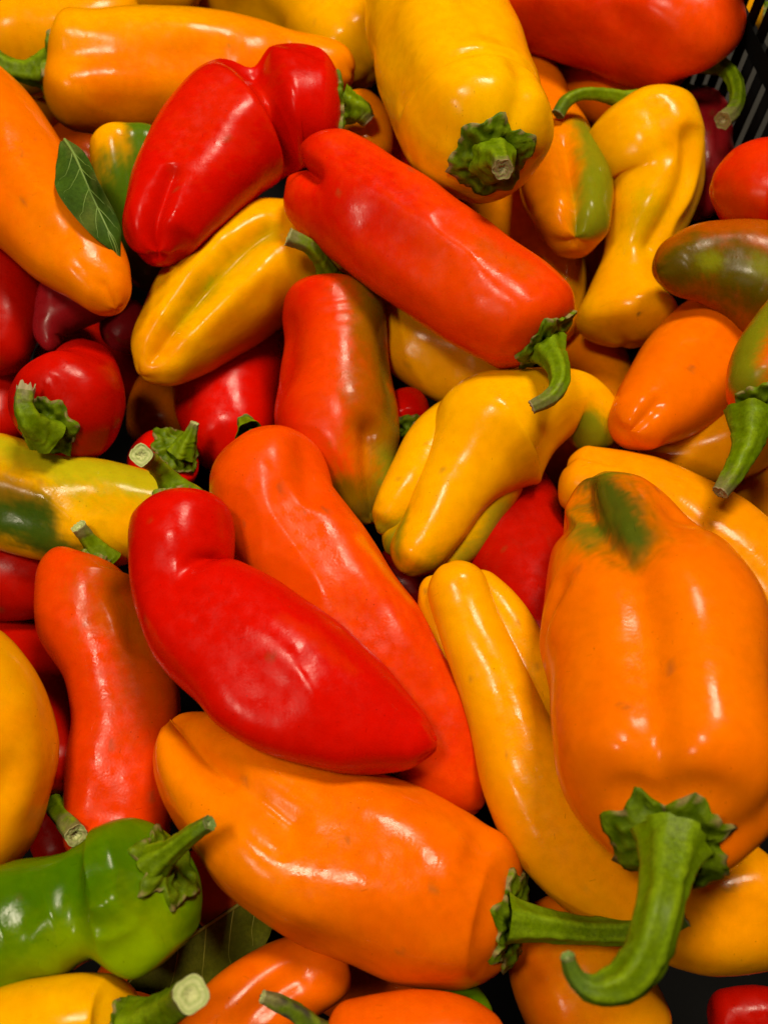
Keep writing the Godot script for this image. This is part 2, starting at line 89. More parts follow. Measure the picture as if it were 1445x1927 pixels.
	pepper("orange_pepper", "orange pepper on the left edge pointing down with glossy rippled highlights", "orange sweet peppers in the heap", "orange", {"at": Vector3(-0.1347, 0.0041, -0.1253), "axis": [[-4.97, -0.02, -6.18, 2.12], [-3.61, -0.02, -4.77, 2.51], [-1.47, -0.01, -1.84, 2.45], [-0.01, -0, 0.03, 2.13], [1.27, 0.01, 1.52, 1.88], [2.34, 0.01, 2.87, 1.43], [3.05, 0.01, 3.88, 0.93], [3.39, 0.02, 4.49, 0.6]], "detail": 3, "shoulder": 0.6, "point": 0.7, "lobes": [3, 0.03, 0.04, 0.05, -20], "dents": [[0.995, -15, 0.95, -12, 1.8, 0.7], [0.35, 6, 0.75, 10, 9, 1.4], [0.5, -40, 0.65, -45, 10, 0.8]], "patches": [[0.3, 20, 0.6, 20, 12, 16, "deeporange", 0.5], [0.7, 0, 0.98, 0, 12, 16, "amber", 0.4]]})
	pepper("yellow_pepper", "yellow green pepper on the left edge with a large dark green patch", "yellow sweet peppers in the heap", "yellow", {"at": Vector3(-0.1167, -0.0351, -0.0194), "axis": [[-6.22, 0.04, -1.35, 1.68], [-4.22, 0.02, -0.56, 2.17], [-2.5, 0, -0.11, 2.22], [-0.75, -0.01, 0.35, 2.17], [1.13, -0.02, 0.57, 2.02], [2.98, -0.02, 0.48, 1.57], [4.42, -0.01, 0.35, 0.95], [5.16, -0.01, 0.26, 0.54]], "detail": 3, "shoulder": 0.6, "point": 0.8, "lobes": [3, 0.03, 0.03, 0.05, 0], "dents": [[0.25, 10, 0.5, 16, 10, 1.6], [0.55, -10, 0.75, 0, 9, 1]], "patches": [[0.1, -50, 0.95, -48, 10, 8, "yellowgreen", 0.95], [0.1, 8, 0.42, 12, 13, 6, "dgreen", 1], [0.42, 18, 0.55, 48, 7, 5, "dgreen", 0.95], [0.05, -25, 0.4, -22, 6, 8, "amber", 0.35]]})
	pepper("mottled_pepper", "half green half red pepper at the right edge with thick green stem hanging down", "half ripe sweet peppers in the heap", "vermilion", {"at": Vector3(0.1458, 0.0143, -0.0555), "axis": [[-1.4, 0.17, 2.36, 1.19], [-1.06, -0.02, 1.48, 1.47], [-0.32, -0.03, 0.28, 1.72], [0.88, -0.05, -1.33, 1.65], [1.9, -0.07, -2.78, 1.18]], "detail": 2, "shoulder": 0.6, "point": 0.8, "lobes": [3, 0.05, 0.04, 0.05, 0], "dents": [[0.1, 10, 0.5, 5, 5, 1.6]], "patches": [[0.05, -70, 0.9, -55, 9, 6, "olivegreen", 1], [0.6, 0, 0.9, 20, 16, 12, "olive", 0.9]], "stem": [[-1.88, 0.26, 2.98, 0.66], [-2.15, 0.31, 3.82, 0.51], [-2.64, 0.36, 4.68, 0.4], [-3.23, 0.31, 5.51, 0.3]], "cut": "brown", "calyx": {"phi": 0.85, "n": 6, "star": 0.25, "seed": 40, "rot": 0, "dark": 0.75}})
	pepper("red_pepper", "scarlet pepper at the top right edge with hooked green stem over the crate wall", "red sweet peppers in the heap", "ored", {"at": Vector3(0.0926, -0.0247, -0.2629), "axis": [[5.58, 0.71, 3.87, 2], [4.85, 1.2, 3.25, 2.56], [3.12, 1, 1.52, 3.06], [1.2, 0.43, -0.15, 3.01], [-0.86, -0.13, -1.38, 2.97], [-3.03, -0.68, -1.99, 2.66], [-4.93, -1.14, -2.45, 2.17], [-5.94, -1.39, -2.66, 1.56]], "detail": 3, "shoulder": 0.55, "point": 0.8, "dimple": 0.05, "lobes": [3, 0.04, 0.03, 0.05, 50], "dents": [[0.3, -10, 0.7, -8, 10, 1.2], [0.15, -40, 0.3, -35, 8, 1]], "patches": [[0.3, 10, 0.9, 20, 20, 24, "red", 0.5], [0.05, -10, 0.1, 0, 10, 14, "vermilion", 0.6]], "stem": [[5.46, 0.55, 3.71, 0.48], [5.98, 0.58, 4.05, 0.41], [6.17, 0.94, 5.08, 0.38], [6.14, 1.11, 6.2, 0.35], [5.78, 1.22, 7.13, 0.37], [5.25, 1.38, 7.75, 0.41]], "cut": "brown", "calyx": {"phi": 0.26, "n": 5, "star": 0.25, "seed": 43, "rot": 0, "dark": 0.6}})
	pepper("orange_pepper", "smooth yellow pepper half hidden below the star calyx, right of the long scarlet one", "orange sweet peppers in the heap", "amber", {"at": Vector3(0.0669, -0.0702, -0.1548), "axis": [[-1.2, -0.89, -5.81, 1.75], [-0.46, -0.22, -3.34, 2.26], [0.27, 0, -0.77, 2.31], [0.57, 0.2, 1.5, 2.06], [0.47, 0.4, 3.62, 1.59], [0.34, 0.51, 4.8, 1.05]], "detail": 2, "point": 0.8, "lobes": [3, 0.02, 0.03, 0.04, 0], "patches": [[0.3, -40, 0.8, -40, 10, 12, "yellow", 0.7]]})
	pepper("orange_pepper", "orange pepper with round green lobe, tucked left of the pinched yellow pepper", "orange sweet peppers in the heap", "amber2", {"at": Vector3(0.0762, -0.0404, -0.1959), "axis": [[-0.98, -3.37, -10.63, 1.45], [-0.32, -1.89, -5.59, 1.52], [0.01, -0.62, -1.78, 1.65], [0.29, 0.43, 1.52, 1.91], [0.34, 1.24, 3.92, 1.93], [0.38, 1.9, 5.73, 1.48], [0.28, 2.3, 6.81, 1.01]], "detail": 2, "point": 0.7, "lobes": [3, 0.03, 0.05, 0.13, -8], "dents": [[0.98, 4, 0.74, 2, 4, 2.6]], "patches": [[0.66, -48, 0.97, -42, 11, 5, "olivegreen", 1], [0.1, 0, 0.5, 0, 14, 18, "orange2", 0.6]]})
	pepper("yellow_pepper", "yellow pepper lying in shade under the long scarlet pepper", "yellow sweet peppers in the heap", "yellow2", {"at": Vector3(0.0297, -0.0363, -0.0870), "axis": [[-2.62, -0.2, -2.46, 1.4], [-1.65, 0.09, -0.7, 1.95], [-0.03, 0.06, 0.24, 2.07], [1.57, 0.04, 1.03, 1.84], [2.73, 0.01, 1.89, 1.3]], "detail": 2, "lobes": [3, 0.03, 0.04, 0.04, 0], "dents": [[0.2, 20, 0.6, 25, 8, 1.2]]})
	pepper("orange_pepper", "amber pepper with one glossy highlight, under the curled stem of the scarlet pepper", "orange sweet peppers in the heap", "amber2", {"at": Vector3(0.0939, -0.0856, -0.1108), "axis": [[-0.68, -2.5, -5.14, 1.62], [-0.12, -1.04, -2.35, 1.8], [0.23, 0.19, 0.42, 1.68], [0.34, 1.24, 2.65, 1.43], [0.23, 2.11, 4.41, 0.92]], "detail": 2, "lobes": [3, 0.02, 0.03, 0.04, 0]})
	pepper("yellow_pepper", "yellow and green pepper behind the folded leaf, left of the bent red one", "yellow sweet peppers in the heap", "yellow", {"at": Vector3(-0.1025, -0.0279, -0.1491), "axis": [[-0.67, 1.76, -3.17, 1.49], [-0.51, 1.41, -2, 1.67], [-0.23, 0.47, -0.54, 1.68], [0.19, -0.52, 0.92, 1.56], [0.49, -1.33, 2.08, 1.29], [0.73, -1.79, 2.72, 0.93]], "detail": 2, "lobes": [3, 0.03, 0.05, 0.05, 0], "dents": [[0.1, -20, 0.6, -25, 7, 1.6]], "patches": [[0, -40, 0.5, -42, 8, 4, "green", 1], [0.6, 0, 1, 0, 30, 9, "green", 1], [0.68, -30, 1, -40, 12, 8, "green", 0.6]]})
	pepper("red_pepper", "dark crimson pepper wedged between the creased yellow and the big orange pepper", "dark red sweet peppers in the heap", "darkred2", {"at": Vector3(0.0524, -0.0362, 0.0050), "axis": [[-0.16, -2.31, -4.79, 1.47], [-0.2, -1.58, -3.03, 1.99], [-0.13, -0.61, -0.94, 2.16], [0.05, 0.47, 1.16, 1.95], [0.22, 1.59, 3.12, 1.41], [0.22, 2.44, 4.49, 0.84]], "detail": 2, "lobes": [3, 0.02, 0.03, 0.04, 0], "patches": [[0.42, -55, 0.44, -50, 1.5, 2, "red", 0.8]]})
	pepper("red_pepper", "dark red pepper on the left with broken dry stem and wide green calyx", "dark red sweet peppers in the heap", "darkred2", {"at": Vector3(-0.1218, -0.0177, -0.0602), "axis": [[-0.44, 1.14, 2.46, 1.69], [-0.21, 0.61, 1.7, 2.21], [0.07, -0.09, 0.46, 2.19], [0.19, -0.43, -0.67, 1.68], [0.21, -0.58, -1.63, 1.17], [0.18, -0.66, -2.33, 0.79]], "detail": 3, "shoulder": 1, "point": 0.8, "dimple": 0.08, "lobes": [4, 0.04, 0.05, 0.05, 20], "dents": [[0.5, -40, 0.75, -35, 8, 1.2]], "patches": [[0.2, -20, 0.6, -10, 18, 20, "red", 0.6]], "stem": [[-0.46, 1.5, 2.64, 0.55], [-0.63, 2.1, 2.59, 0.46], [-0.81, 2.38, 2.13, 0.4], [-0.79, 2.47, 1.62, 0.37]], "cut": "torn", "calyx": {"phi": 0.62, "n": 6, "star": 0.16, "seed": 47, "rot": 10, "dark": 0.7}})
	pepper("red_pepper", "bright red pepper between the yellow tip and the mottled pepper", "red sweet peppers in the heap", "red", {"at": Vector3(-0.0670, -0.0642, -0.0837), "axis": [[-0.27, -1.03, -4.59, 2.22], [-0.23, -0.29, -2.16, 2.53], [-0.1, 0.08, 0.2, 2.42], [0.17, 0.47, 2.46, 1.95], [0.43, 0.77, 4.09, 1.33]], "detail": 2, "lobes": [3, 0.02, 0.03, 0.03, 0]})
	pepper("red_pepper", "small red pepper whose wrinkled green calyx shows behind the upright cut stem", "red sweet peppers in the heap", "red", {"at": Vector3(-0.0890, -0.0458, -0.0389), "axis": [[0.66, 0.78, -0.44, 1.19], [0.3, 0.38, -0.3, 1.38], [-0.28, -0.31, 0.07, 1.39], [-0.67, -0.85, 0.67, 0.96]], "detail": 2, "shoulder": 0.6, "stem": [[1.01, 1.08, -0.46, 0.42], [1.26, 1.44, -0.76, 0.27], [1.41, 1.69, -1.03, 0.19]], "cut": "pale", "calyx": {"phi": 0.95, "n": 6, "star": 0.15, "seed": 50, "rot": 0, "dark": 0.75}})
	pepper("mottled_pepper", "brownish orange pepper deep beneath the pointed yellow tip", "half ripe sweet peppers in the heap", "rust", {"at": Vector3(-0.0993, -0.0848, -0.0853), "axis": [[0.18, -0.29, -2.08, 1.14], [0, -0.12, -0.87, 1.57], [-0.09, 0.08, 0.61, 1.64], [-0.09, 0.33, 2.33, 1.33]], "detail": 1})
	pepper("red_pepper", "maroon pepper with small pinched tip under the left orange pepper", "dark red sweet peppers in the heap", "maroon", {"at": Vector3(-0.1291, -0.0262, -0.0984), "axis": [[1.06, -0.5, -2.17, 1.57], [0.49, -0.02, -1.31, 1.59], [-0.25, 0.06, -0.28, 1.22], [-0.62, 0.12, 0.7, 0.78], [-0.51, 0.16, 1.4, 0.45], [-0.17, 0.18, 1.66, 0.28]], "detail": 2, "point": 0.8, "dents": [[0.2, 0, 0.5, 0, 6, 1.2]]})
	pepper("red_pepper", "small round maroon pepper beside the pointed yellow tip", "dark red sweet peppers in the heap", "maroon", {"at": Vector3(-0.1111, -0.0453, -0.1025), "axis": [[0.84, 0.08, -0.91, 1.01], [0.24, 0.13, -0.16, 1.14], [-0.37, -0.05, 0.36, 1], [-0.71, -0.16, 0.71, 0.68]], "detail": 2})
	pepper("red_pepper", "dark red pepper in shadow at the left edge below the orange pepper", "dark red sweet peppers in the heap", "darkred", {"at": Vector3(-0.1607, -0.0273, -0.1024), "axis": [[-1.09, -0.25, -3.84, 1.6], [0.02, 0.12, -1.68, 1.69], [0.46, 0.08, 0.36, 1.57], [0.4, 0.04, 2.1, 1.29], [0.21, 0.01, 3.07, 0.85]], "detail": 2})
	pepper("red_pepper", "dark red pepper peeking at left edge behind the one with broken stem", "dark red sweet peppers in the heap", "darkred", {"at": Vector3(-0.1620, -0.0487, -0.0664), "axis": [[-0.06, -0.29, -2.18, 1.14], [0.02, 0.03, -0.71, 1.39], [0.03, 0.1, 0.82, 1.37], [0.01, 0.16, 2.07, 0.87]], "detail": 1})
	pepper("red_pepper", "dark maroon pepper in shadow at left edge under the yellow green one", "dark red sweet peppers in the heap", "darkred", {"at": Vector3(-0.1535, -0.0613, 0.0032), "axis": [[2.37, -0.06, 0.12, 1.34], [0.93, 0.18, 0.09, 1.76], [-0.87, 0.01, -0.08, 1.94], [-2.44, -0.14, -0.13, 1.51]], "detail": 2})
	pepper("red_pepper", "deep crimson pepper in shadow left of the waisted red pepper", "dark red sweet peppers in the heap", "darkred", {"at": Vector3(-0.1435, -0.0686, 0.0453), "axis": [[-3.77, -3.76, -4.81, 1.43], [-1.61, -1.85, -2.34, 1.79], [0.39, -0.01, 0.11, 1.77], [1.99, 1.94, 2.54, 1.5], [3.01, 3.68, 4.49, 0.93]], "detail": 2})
	pepper("yellow_pepper", "golden yellow pepper cut off by the left edge, above the green one", "yellow sweet peppers in the heap", "yellow2", {"at": Vector3(-0.1346, -0.0045, 0.0861), "axis": [[-0.9, 1.03, -4.26, 1.09], [-0.28, 0.71, -2.87, 1.86], [0.27, 0.36, -1.4, 2.19], [0.53, 0.01, 0.09, 2.2], [0.43, -0.36, 1.56, 1.99], [0.15, -0.7, 2.84, 1.5], [-0.2, -1.04, 4.04, 0.92]], "detail": 2, "lobes": [3, 0.04, 0.05, 0.05, -70], "dents": [[0.55, -38, 0.75, -12, 6, 1.8], [0.4, -60, 0.6, -50, 8, -1]], "patches": [[0.5, -70, 0.9, -60, 12, 16, "amber", 0.6]]})
	pepper("yellow_pepper", "yellow pepper in the bottom left corner with pale round cut stem end", "yellow sweet peppers in the heap", "yellow", {"at": Vector3(-0.0927, 0.0116, 0.1655), "axis": [[2.1, 0.17, -0.28, 1.05], [1.45, -0.05, -0.22, 1.45], [0.19, -0.05, -0.06, 1.69], [-1.29, -0.04, 0.14, 1.59], [-2.45, -0.04, 0.41, 1.11]], "detail": 2, "shoulder": 0.5, "dimple": 0.06, "patches": [[0.1, -30, 0.8, -30, 14, 18, "lemon", 0.3]], "stem": [[2.38, 0.31, -0.42, 0.6], [3.06, 1.02, -0.7, 0.53], [3.72, 1.96, -1.04, 0.49], [4.13, 2.98, -1.23, 0.47], [4.34, 3.64, -1.31, 0.48]], "cut": "pale", "calyx": {"phi": 0.72, "n": 6, "star": 0.25, "seed": 55, "rot": 0, "dark": 0.7}})
	pepper("orange_pepper", "orange pepper at the bottom beneath the veined leaf", "orange sweet peppers in the heap", "orange2", {"at": Vector3(-0.0360, -0.0128, 0.1593), "axis": [[2.2, -0.78, -1.39, 0.88], [1.59, -0.42, -1.08, 1.1], [0.43, -0.14, -0.6, 1.39], [-0.62, 0.16, 0.18, 1.52], [-1.52, 0.47, 1.07, 1.33], [-2.07, 0.7, 1.82, 0.94]], "detail": 2, "lobes": [3, 0.03, 0.05, 0.05, 40], "dents": [[0.3, 15, 0.8, 10, 6, 1.6]], "patches": [[0.4, 0, 0.9, 0, 20, 20, "deeporange", 0.5]]})
	pepper("orange_pepper", "orange pepper cut off by bottom edge with short dry grey stem", "orange sweet peppers in the heap", "deeporange", {"at": Vector3(0.0090, 0.0034, 0.1693), "axis": [[-2.69, -0, -0.21, 0.95], [-1.55, -0, -0.15, 1.32], [-0.01, -0, -0.13, 1.46], [1.52, 0, 0.04, 1.32], [2.73, 0, 0.45, 0.92]], "detail": 2, "stem": [[-2.83, 0.4, -0.54, 0.37], [-3.35, 0.93, -1.02, 0.3], [-3.93, 1.32, -1.34, 0.25], [-4.28, 1.46, -1.48, 0.19]], "cut": "pale", "stem_colour": "grey"})
	pepper("orange_pepper", "orange pepper in shade behind the hooked stem at the bottom right", "orange sweet peppers in the heap", "amber2", {"at": Vector3(0.0653, -0.0339, 0.1546), "axis": [[-1.33, -0.34, -2.8, 1.27], [-0.77, -0.06, -1.46, 1.84], [0, 0.21, -0.02, 2.21], [0.75, 0.15, 1.53, 2.08], [1.35, 0.04, 2.75, 1.52]], "detail": 2, "lobes": [3, 0.02, 0.03, 0.03, 0], "patches": [[0.1, 0, 0.5, 40, 20, 24, "deeporange", 0.7], [0.5, -40, 1, -40, 16, 20, "yellow2", 0.6]]})
	pepper("red_pepper", "small red pepper with dark green calyx, glimpsed right of the mottled pepper", "red sweet peppers in the heap", "red", {"at": Vector3(0.0085, -0.0382, -0.0576), "axis": [[0.16, 0.31, 0.86, 0.81], [0.08, 0.14, 0.49, 0.94], [0.01, -0.11, -0.24, 1], [-0.25, -0.35, -1.11, 0.79]], "detail": 1, "stem": [[0.2, 0.38, 1.03, 0.3], [0.32, 0.76, 1.08, 0.23], [0.44, 0.99, 0.92, 0.19]], "cut": "brown", "calyx": {"phi": 1, "n": 6, "star": 0.2, "seed": 58, "rot": 0, "dark": 0.5}})
	pepper("red_pepper", "smooth red pepper at the right edge beside the black crate wall", "red sweet peppers in the heap", "red", {"at": Vector3(0.1486, -0.0021, -0.1402), "axis": [[1.87, -0.2, 0.31, 1.51], [0.97, 0.05, 0.03, 1.97], [-0.04, 0.05, -0.13, 1.98], [-1.12, 0.05, -0.13, 1.38], [-1.68, 0.05, -0.08, 0.95]], "detail": 2, "point": 0.9, "patches": [[0.8, -50, 0.95, -40, 7, 8, "rust", 0.6], [0.3, 20, 0.7, 20, 16, 20, "ored", 0.6]]})
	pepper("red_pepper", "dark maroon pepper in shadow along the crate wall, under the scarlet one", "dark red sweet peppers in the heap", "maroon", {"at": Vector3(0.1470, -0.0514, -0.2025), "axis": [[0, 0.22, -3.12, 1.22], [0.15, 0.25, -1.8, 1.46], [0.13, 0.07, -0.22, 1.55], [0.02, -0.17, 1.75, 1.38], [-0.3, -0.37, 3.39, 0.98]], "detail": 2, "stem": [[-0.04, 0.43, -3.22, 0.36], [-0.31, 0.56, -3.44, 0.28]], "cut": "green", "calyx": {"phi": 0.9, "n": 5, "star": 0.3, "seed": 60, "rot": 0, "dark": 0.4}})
	pepper("orange_pepper", "deep orange pepper in shadow under the scarlet pepper at top right", "orange sweet peppers in the heap", "orange2", {"at": Vector3(0.1018, -0.0733, -0.2678), "axis": [[-1.71, -2.92, -4.49, 1.77], [-0.49, -0.84, -1.29, 2.06], [0.62, 0.96, 1.52, 1.91], [1.57, 2.8, 4.26, 1.36]], "detail": 1})
	pepper("orange_pepper", "small amber pepper in shade under the arching stem of the pinched yellow pepper", "orange sweet peppers in the heap", "amber2", {"at": Vector3(0.1060, -0.1047, -0.2609), "axis": [[-0.41, 0.15, -2.04, 0.87], [-0.1, 0.06, -0.84, 1.26], [0.16, -0.05, 0.69, 1.31], [0.35, -0.16, 2.19, 0.96]], "detail": 1})
	pepper("yellow_pepper", "shaded yellow pepper low between two yellow ones at upper right", "yellow sweet peppers in the heap", "yellow2", {"at": Vector3(0.1064, -0.1113, -0.1750), "axis": [[0.26, 0.26, -3.16, 1.28], [0.21, 0.08, -0.97, 1.54], [-0.08, -0.09, 1.17, 1.52], [-0.38, -0.24, 2.96, 1.07]], "detail": 1})
	pepper("orange_pepper", "amber pepper glimpsed under the brown olive pepper on the right", "orange sweet peppers in the heap", "amber2", {"at": Vector3(0.1663, -0.0738, -0.1152), "axis": [[-1.49, 0.18, -1.26, 1.08], [-0.36, 0.2, -0.54, 1.37], [0.59, -0.05, 0.29, 1.46], [1.25, -0.34, 1.51, 1.07]], "detail": 1})
	pepper("yellow_pepper", "yellow pepper lying under the small plump orange pepper on the right", "yellow sweet peppers in the heap", "yellow2", {"at": Vector3(0.1241, -0.0352, -0.0423), "axis": [[2.73, 0.47, -0.72, 1.31], [1.28, 0.2, 0.08, 1.39], [-0.2, -0.05, 0.31, 1.14], [-1.5, -0.25, 0.29, 0.76], [-2.3, -0.37, 0.04, 0.47]], "detail": 2, "patches": [[0.4, 0, 0.9, 0, 10, 14, "amber", 0.6]]})
	pepper("orange_pepper", "golden pepper at the right edge under the hanging thick stem", "orange sweet peppers in the heap", "amber", {"at": Vector3(0.1650, -0.0558, -0.0326), "axis": [[0.42, -0.36, -2.64, 1.58], [-0.29, 0.01, -0.74, 1.81], [-0.26, 0.12, 0.97, 1.82], [0.14, 0.23, 2.41, 1.28]], "detail": 2, "dents": [[0.3, 60, 0.7, 50, 6, 1]]})
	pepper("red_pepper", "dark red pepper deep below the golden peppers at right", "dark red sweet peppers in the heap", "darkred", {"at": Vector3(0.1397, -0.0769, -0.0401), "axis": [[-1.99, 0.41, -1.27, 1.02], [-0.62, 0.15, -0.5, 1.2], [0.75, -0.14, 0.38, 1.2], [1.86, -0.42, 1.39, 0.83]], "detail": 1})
	pepper("yellow_pepper", "yellow pepper at the top left corner behind the sideways orange yellow one", "yellow sweet peppers in the heap", "yellow2", {"at": Vector3(-0.1596, -0.0443, -0.2706), "axis": [[3.85, -0.14, -1.54, 1.74], [2.36, 0.07, -0.62, 2.39], [0.09, 0.04, 0.11, 2.69], [-2.16, 0.02, 0.7, 2.68], [-4.14, 0, 1.35, 1.8]], "detail": 2, "lobes": [3, 0.04, 0.05, 0.05, 20], "dents": [[0.2, 30, 0.6, 30, 8, 1.6]], "patches": [[0.3, 0, 0.8, 0, 16, 20, "amber", 0.5]]})
	pepper("orange_pepper", "orange pepper low at the left edge under the stem pointing left", "orange sweet peppers in the heap", "amber2", {"at": Vector3(-0.1897, -0.0871, -0.2733), "axis": [[2.41, -0.31, 0.96, 1.4], [1.03, 0.07, 0.25, 1.73], [-0.72, 0.11, -0.43, 1.85], [-2.72, 0.13, -0.78, 1.4]], "detail": 1})
	pepper("yellow_pepper", "yellow pepper with lobed end at the top edge, left of centre", "yellow sweet peppers in the heap", "yellow2", {"at": Vector3(-0.1196, -0.0599, -0.3152), "axis": [[-2.11, -0.26, 0.41, 1.21], [-1.06, -0.13, 0.12, 1.54], [0.62, 0.07, -0.03, 1.54], [2.55, 0.32, -0.49, 1.1]], "detail": 1})
	pepper("yellow_pepper", "large yellow pepper at the top edge left of the star calyx pepper", "yellow sweet peppers in the heap", "yellow2", {"at": Vector3(-0.0520, -0.0734, -0.3158), "axis": [[-5.79, -0.41, -4.01, 1.75], [-3.49, -0.27, -2.27, 2.3], [-0.57, -0.03, -1.61, 2.22], [1.77, 0.13, 0.45, 2.47], [3.48, 0.24, 2.78, 2.31], [4.59, 0.33, 4.65, 1.63]], "detail": 2, "dents": [[0.3, 60, 0.6, 60, 8, 1.5]], "patches": [[0.3, 0, 0.9, 20, 14, 18, "yellow", 0.6]]})
	pepper("orange_pepper", "amber pepper in the gap beside the torn calyx of the bent red pepper", "orange sweet peppers in the heap", "amber2", {"at": Vector3(-0.0103, -0.0269, -0.1932), "axis": [[-0.59, 0.04, -1.75, 0.96], [0.02, 0.01, -0.56, 1.24], [0.31, -0.01, 0.55, 1.18], [0.27, -0.04, 1.76, 0.84]], "detail": 1})
	pepper("orange_pepper", "dark orange pepper deep in shade behind the folded leaf", "orange sweet peppers in the heap", "deeporange", {"at": Vector3(-0.1599, -0.1070, -0.2521), "axis": [[-2.21, 0.11, -1.51, 1.27], [-0.68, 0.04, -0.5, 1.6], [0.84, -0.04, 0.51, 1.48], [2.05, -0.11, 1.5, 1.02]], "detail": 1})
	pepper("yellow_pepper", "yellow pepper with green calyx in the top right corner against the crate", "yellow sweet peppers in the heap", "yellow", {"at": Vector3(0.1670, -0.0374, -0.2772), "axis": [[1.56, -0, 0.02, 1.13], [1.25, -0, 0.02, 1.39], [0.34, -0, 0.09, 1.65], [-1.07, -0, 0.02, 1.54], [-2.08, 0, -0.15, 1.03]], "detail": 2, "shoulder": 0.6, "stem": [[1.66, -0, 0.02, 0.41], [2.13, 0.12, -0.13, 0.31], [2.5, 0.25, -0.39, 0.28]], "cut": "green", "calyx": {"phi": 0.8, "n": 5, "star": 0.3, "seed": 66, "rot": 0, "dark": 0.6}})
	pepper("orange_pepper", "dark orange pepper in the gap between the green pepper and the bottom orange one", "orange sweet peppers in the heap", "deeporange", {"at": Vector3(-0.0557, -0.0308, 0.1242), "axis": [[-0.8, 0.05, -1.43, 0.8], [-0.2, 0.01, -0.41, 1.04], [0.21, -0.01, 0.43, 0.96], [0.79, -0.05, 1.42, 0.63]], "detail": 1})
	pepper("orange_pepper", "dark orange pepper deep below the tip of the glossy red one", "orange sweet peppers in the heap", "deeporange", {"at": Vector3(-0.0106, -0.0297, 0.0883), "axis": [[-1.2, 0.35, -1.17, 0.93], [-0.28, 0.12, -0.48, 1.15], [0.46, -0.12, 0.39, 1.07], [1.02, -0.34, 1.26, 0.73]], "detail": 1})
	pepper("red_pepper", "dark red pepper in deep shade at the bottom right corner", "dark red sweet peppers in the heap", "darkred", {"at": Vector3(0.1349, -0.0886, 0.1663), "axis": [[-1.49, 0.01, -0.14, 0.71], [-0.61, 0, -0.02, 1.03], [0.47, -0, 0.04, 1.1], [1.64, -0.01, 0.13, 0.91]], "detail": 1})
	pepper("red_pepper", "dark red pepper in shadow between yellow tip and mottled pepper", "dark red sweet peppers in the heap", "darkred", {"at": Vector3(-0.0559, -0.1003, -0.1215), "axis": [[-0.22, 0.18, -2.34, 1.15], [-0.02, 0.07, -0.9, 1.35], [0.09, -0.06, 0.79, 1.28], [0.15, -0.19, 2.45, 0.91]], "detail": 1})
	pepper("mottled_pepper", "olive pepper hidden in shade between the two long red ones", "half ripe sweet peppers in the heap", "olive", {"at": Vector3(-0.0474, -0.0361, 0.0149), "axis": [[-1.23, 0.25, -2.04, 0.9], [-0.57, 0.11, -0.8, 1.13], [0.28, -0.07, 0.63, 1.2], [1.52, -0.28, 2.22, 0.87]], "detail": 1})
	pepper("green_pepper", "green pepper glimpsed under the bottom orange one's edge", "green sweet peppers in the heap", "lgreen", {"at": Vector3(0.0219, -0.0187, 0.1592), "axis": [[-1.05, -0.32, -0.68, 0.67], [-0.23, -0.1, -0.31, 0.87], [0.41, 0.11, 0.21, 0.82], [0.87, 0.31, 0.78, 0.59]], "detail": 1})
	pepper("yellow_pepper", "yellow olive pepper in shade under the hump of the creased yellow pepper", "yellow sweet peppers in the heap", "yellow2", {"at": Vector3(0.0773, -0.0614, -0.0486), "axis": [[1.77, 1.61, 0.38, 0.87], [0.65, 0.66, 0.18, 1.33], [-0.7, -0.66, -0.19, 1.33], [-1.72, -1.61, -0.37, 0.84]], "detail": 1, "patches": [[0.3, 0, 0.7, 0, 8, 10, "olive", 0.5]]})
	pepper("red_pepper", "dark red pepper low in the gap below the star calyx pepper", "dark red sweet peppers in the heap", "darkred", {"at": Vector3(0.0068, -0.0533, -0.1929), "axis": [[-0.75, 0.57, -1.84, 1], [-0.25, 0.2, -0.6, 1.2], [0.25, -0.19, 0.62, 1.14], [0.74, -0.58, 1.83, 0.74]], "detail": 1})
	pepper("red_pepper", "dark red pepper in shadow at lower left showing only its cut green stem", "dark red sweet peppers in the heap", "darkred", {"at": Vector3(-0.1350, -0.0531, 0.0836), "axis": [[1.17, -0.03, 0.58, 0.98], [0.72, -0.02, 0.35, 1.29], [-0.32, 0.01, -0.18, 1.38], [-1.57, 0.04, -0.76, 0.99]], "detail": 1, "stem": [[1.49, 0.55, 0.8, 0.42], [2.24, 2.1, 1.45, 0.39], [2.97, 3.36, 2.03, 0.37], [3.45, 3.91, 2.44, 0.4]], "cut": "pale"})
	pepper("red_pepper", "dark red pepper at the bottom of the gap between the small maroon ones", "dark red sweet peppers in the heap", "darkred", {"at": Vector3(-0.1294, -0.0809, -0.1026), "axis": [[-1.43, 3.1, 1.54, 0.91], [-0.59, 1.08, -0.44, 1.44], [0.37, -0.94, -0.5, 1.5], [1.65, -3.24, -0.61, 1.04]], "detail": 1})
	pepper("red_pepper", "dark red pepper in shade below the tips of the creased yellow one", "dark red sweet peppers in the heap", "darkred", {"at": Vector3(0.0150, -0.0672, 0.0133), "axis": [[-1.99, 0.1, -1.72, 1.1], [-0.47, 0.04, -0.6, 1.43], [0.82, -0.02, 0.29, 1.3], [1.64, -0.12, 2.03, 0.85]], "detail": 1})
	pepper("orange_pepper", "deep orange pepper in shade under the veined leaf at the bottom left", "orange sweet peppers in the heap", "deeporange", {"at": Vector3(-0.0825, -0.0765, 0.1518), "axis": [[2.34, 0.06, -0.8, 0.98], [0.8, 0.02, -0.27, 1.29], [-0.91, -0.02, 0.27, 1.16], [-2.23, -0.06, 0.8, 0.77]], "detail": 1})
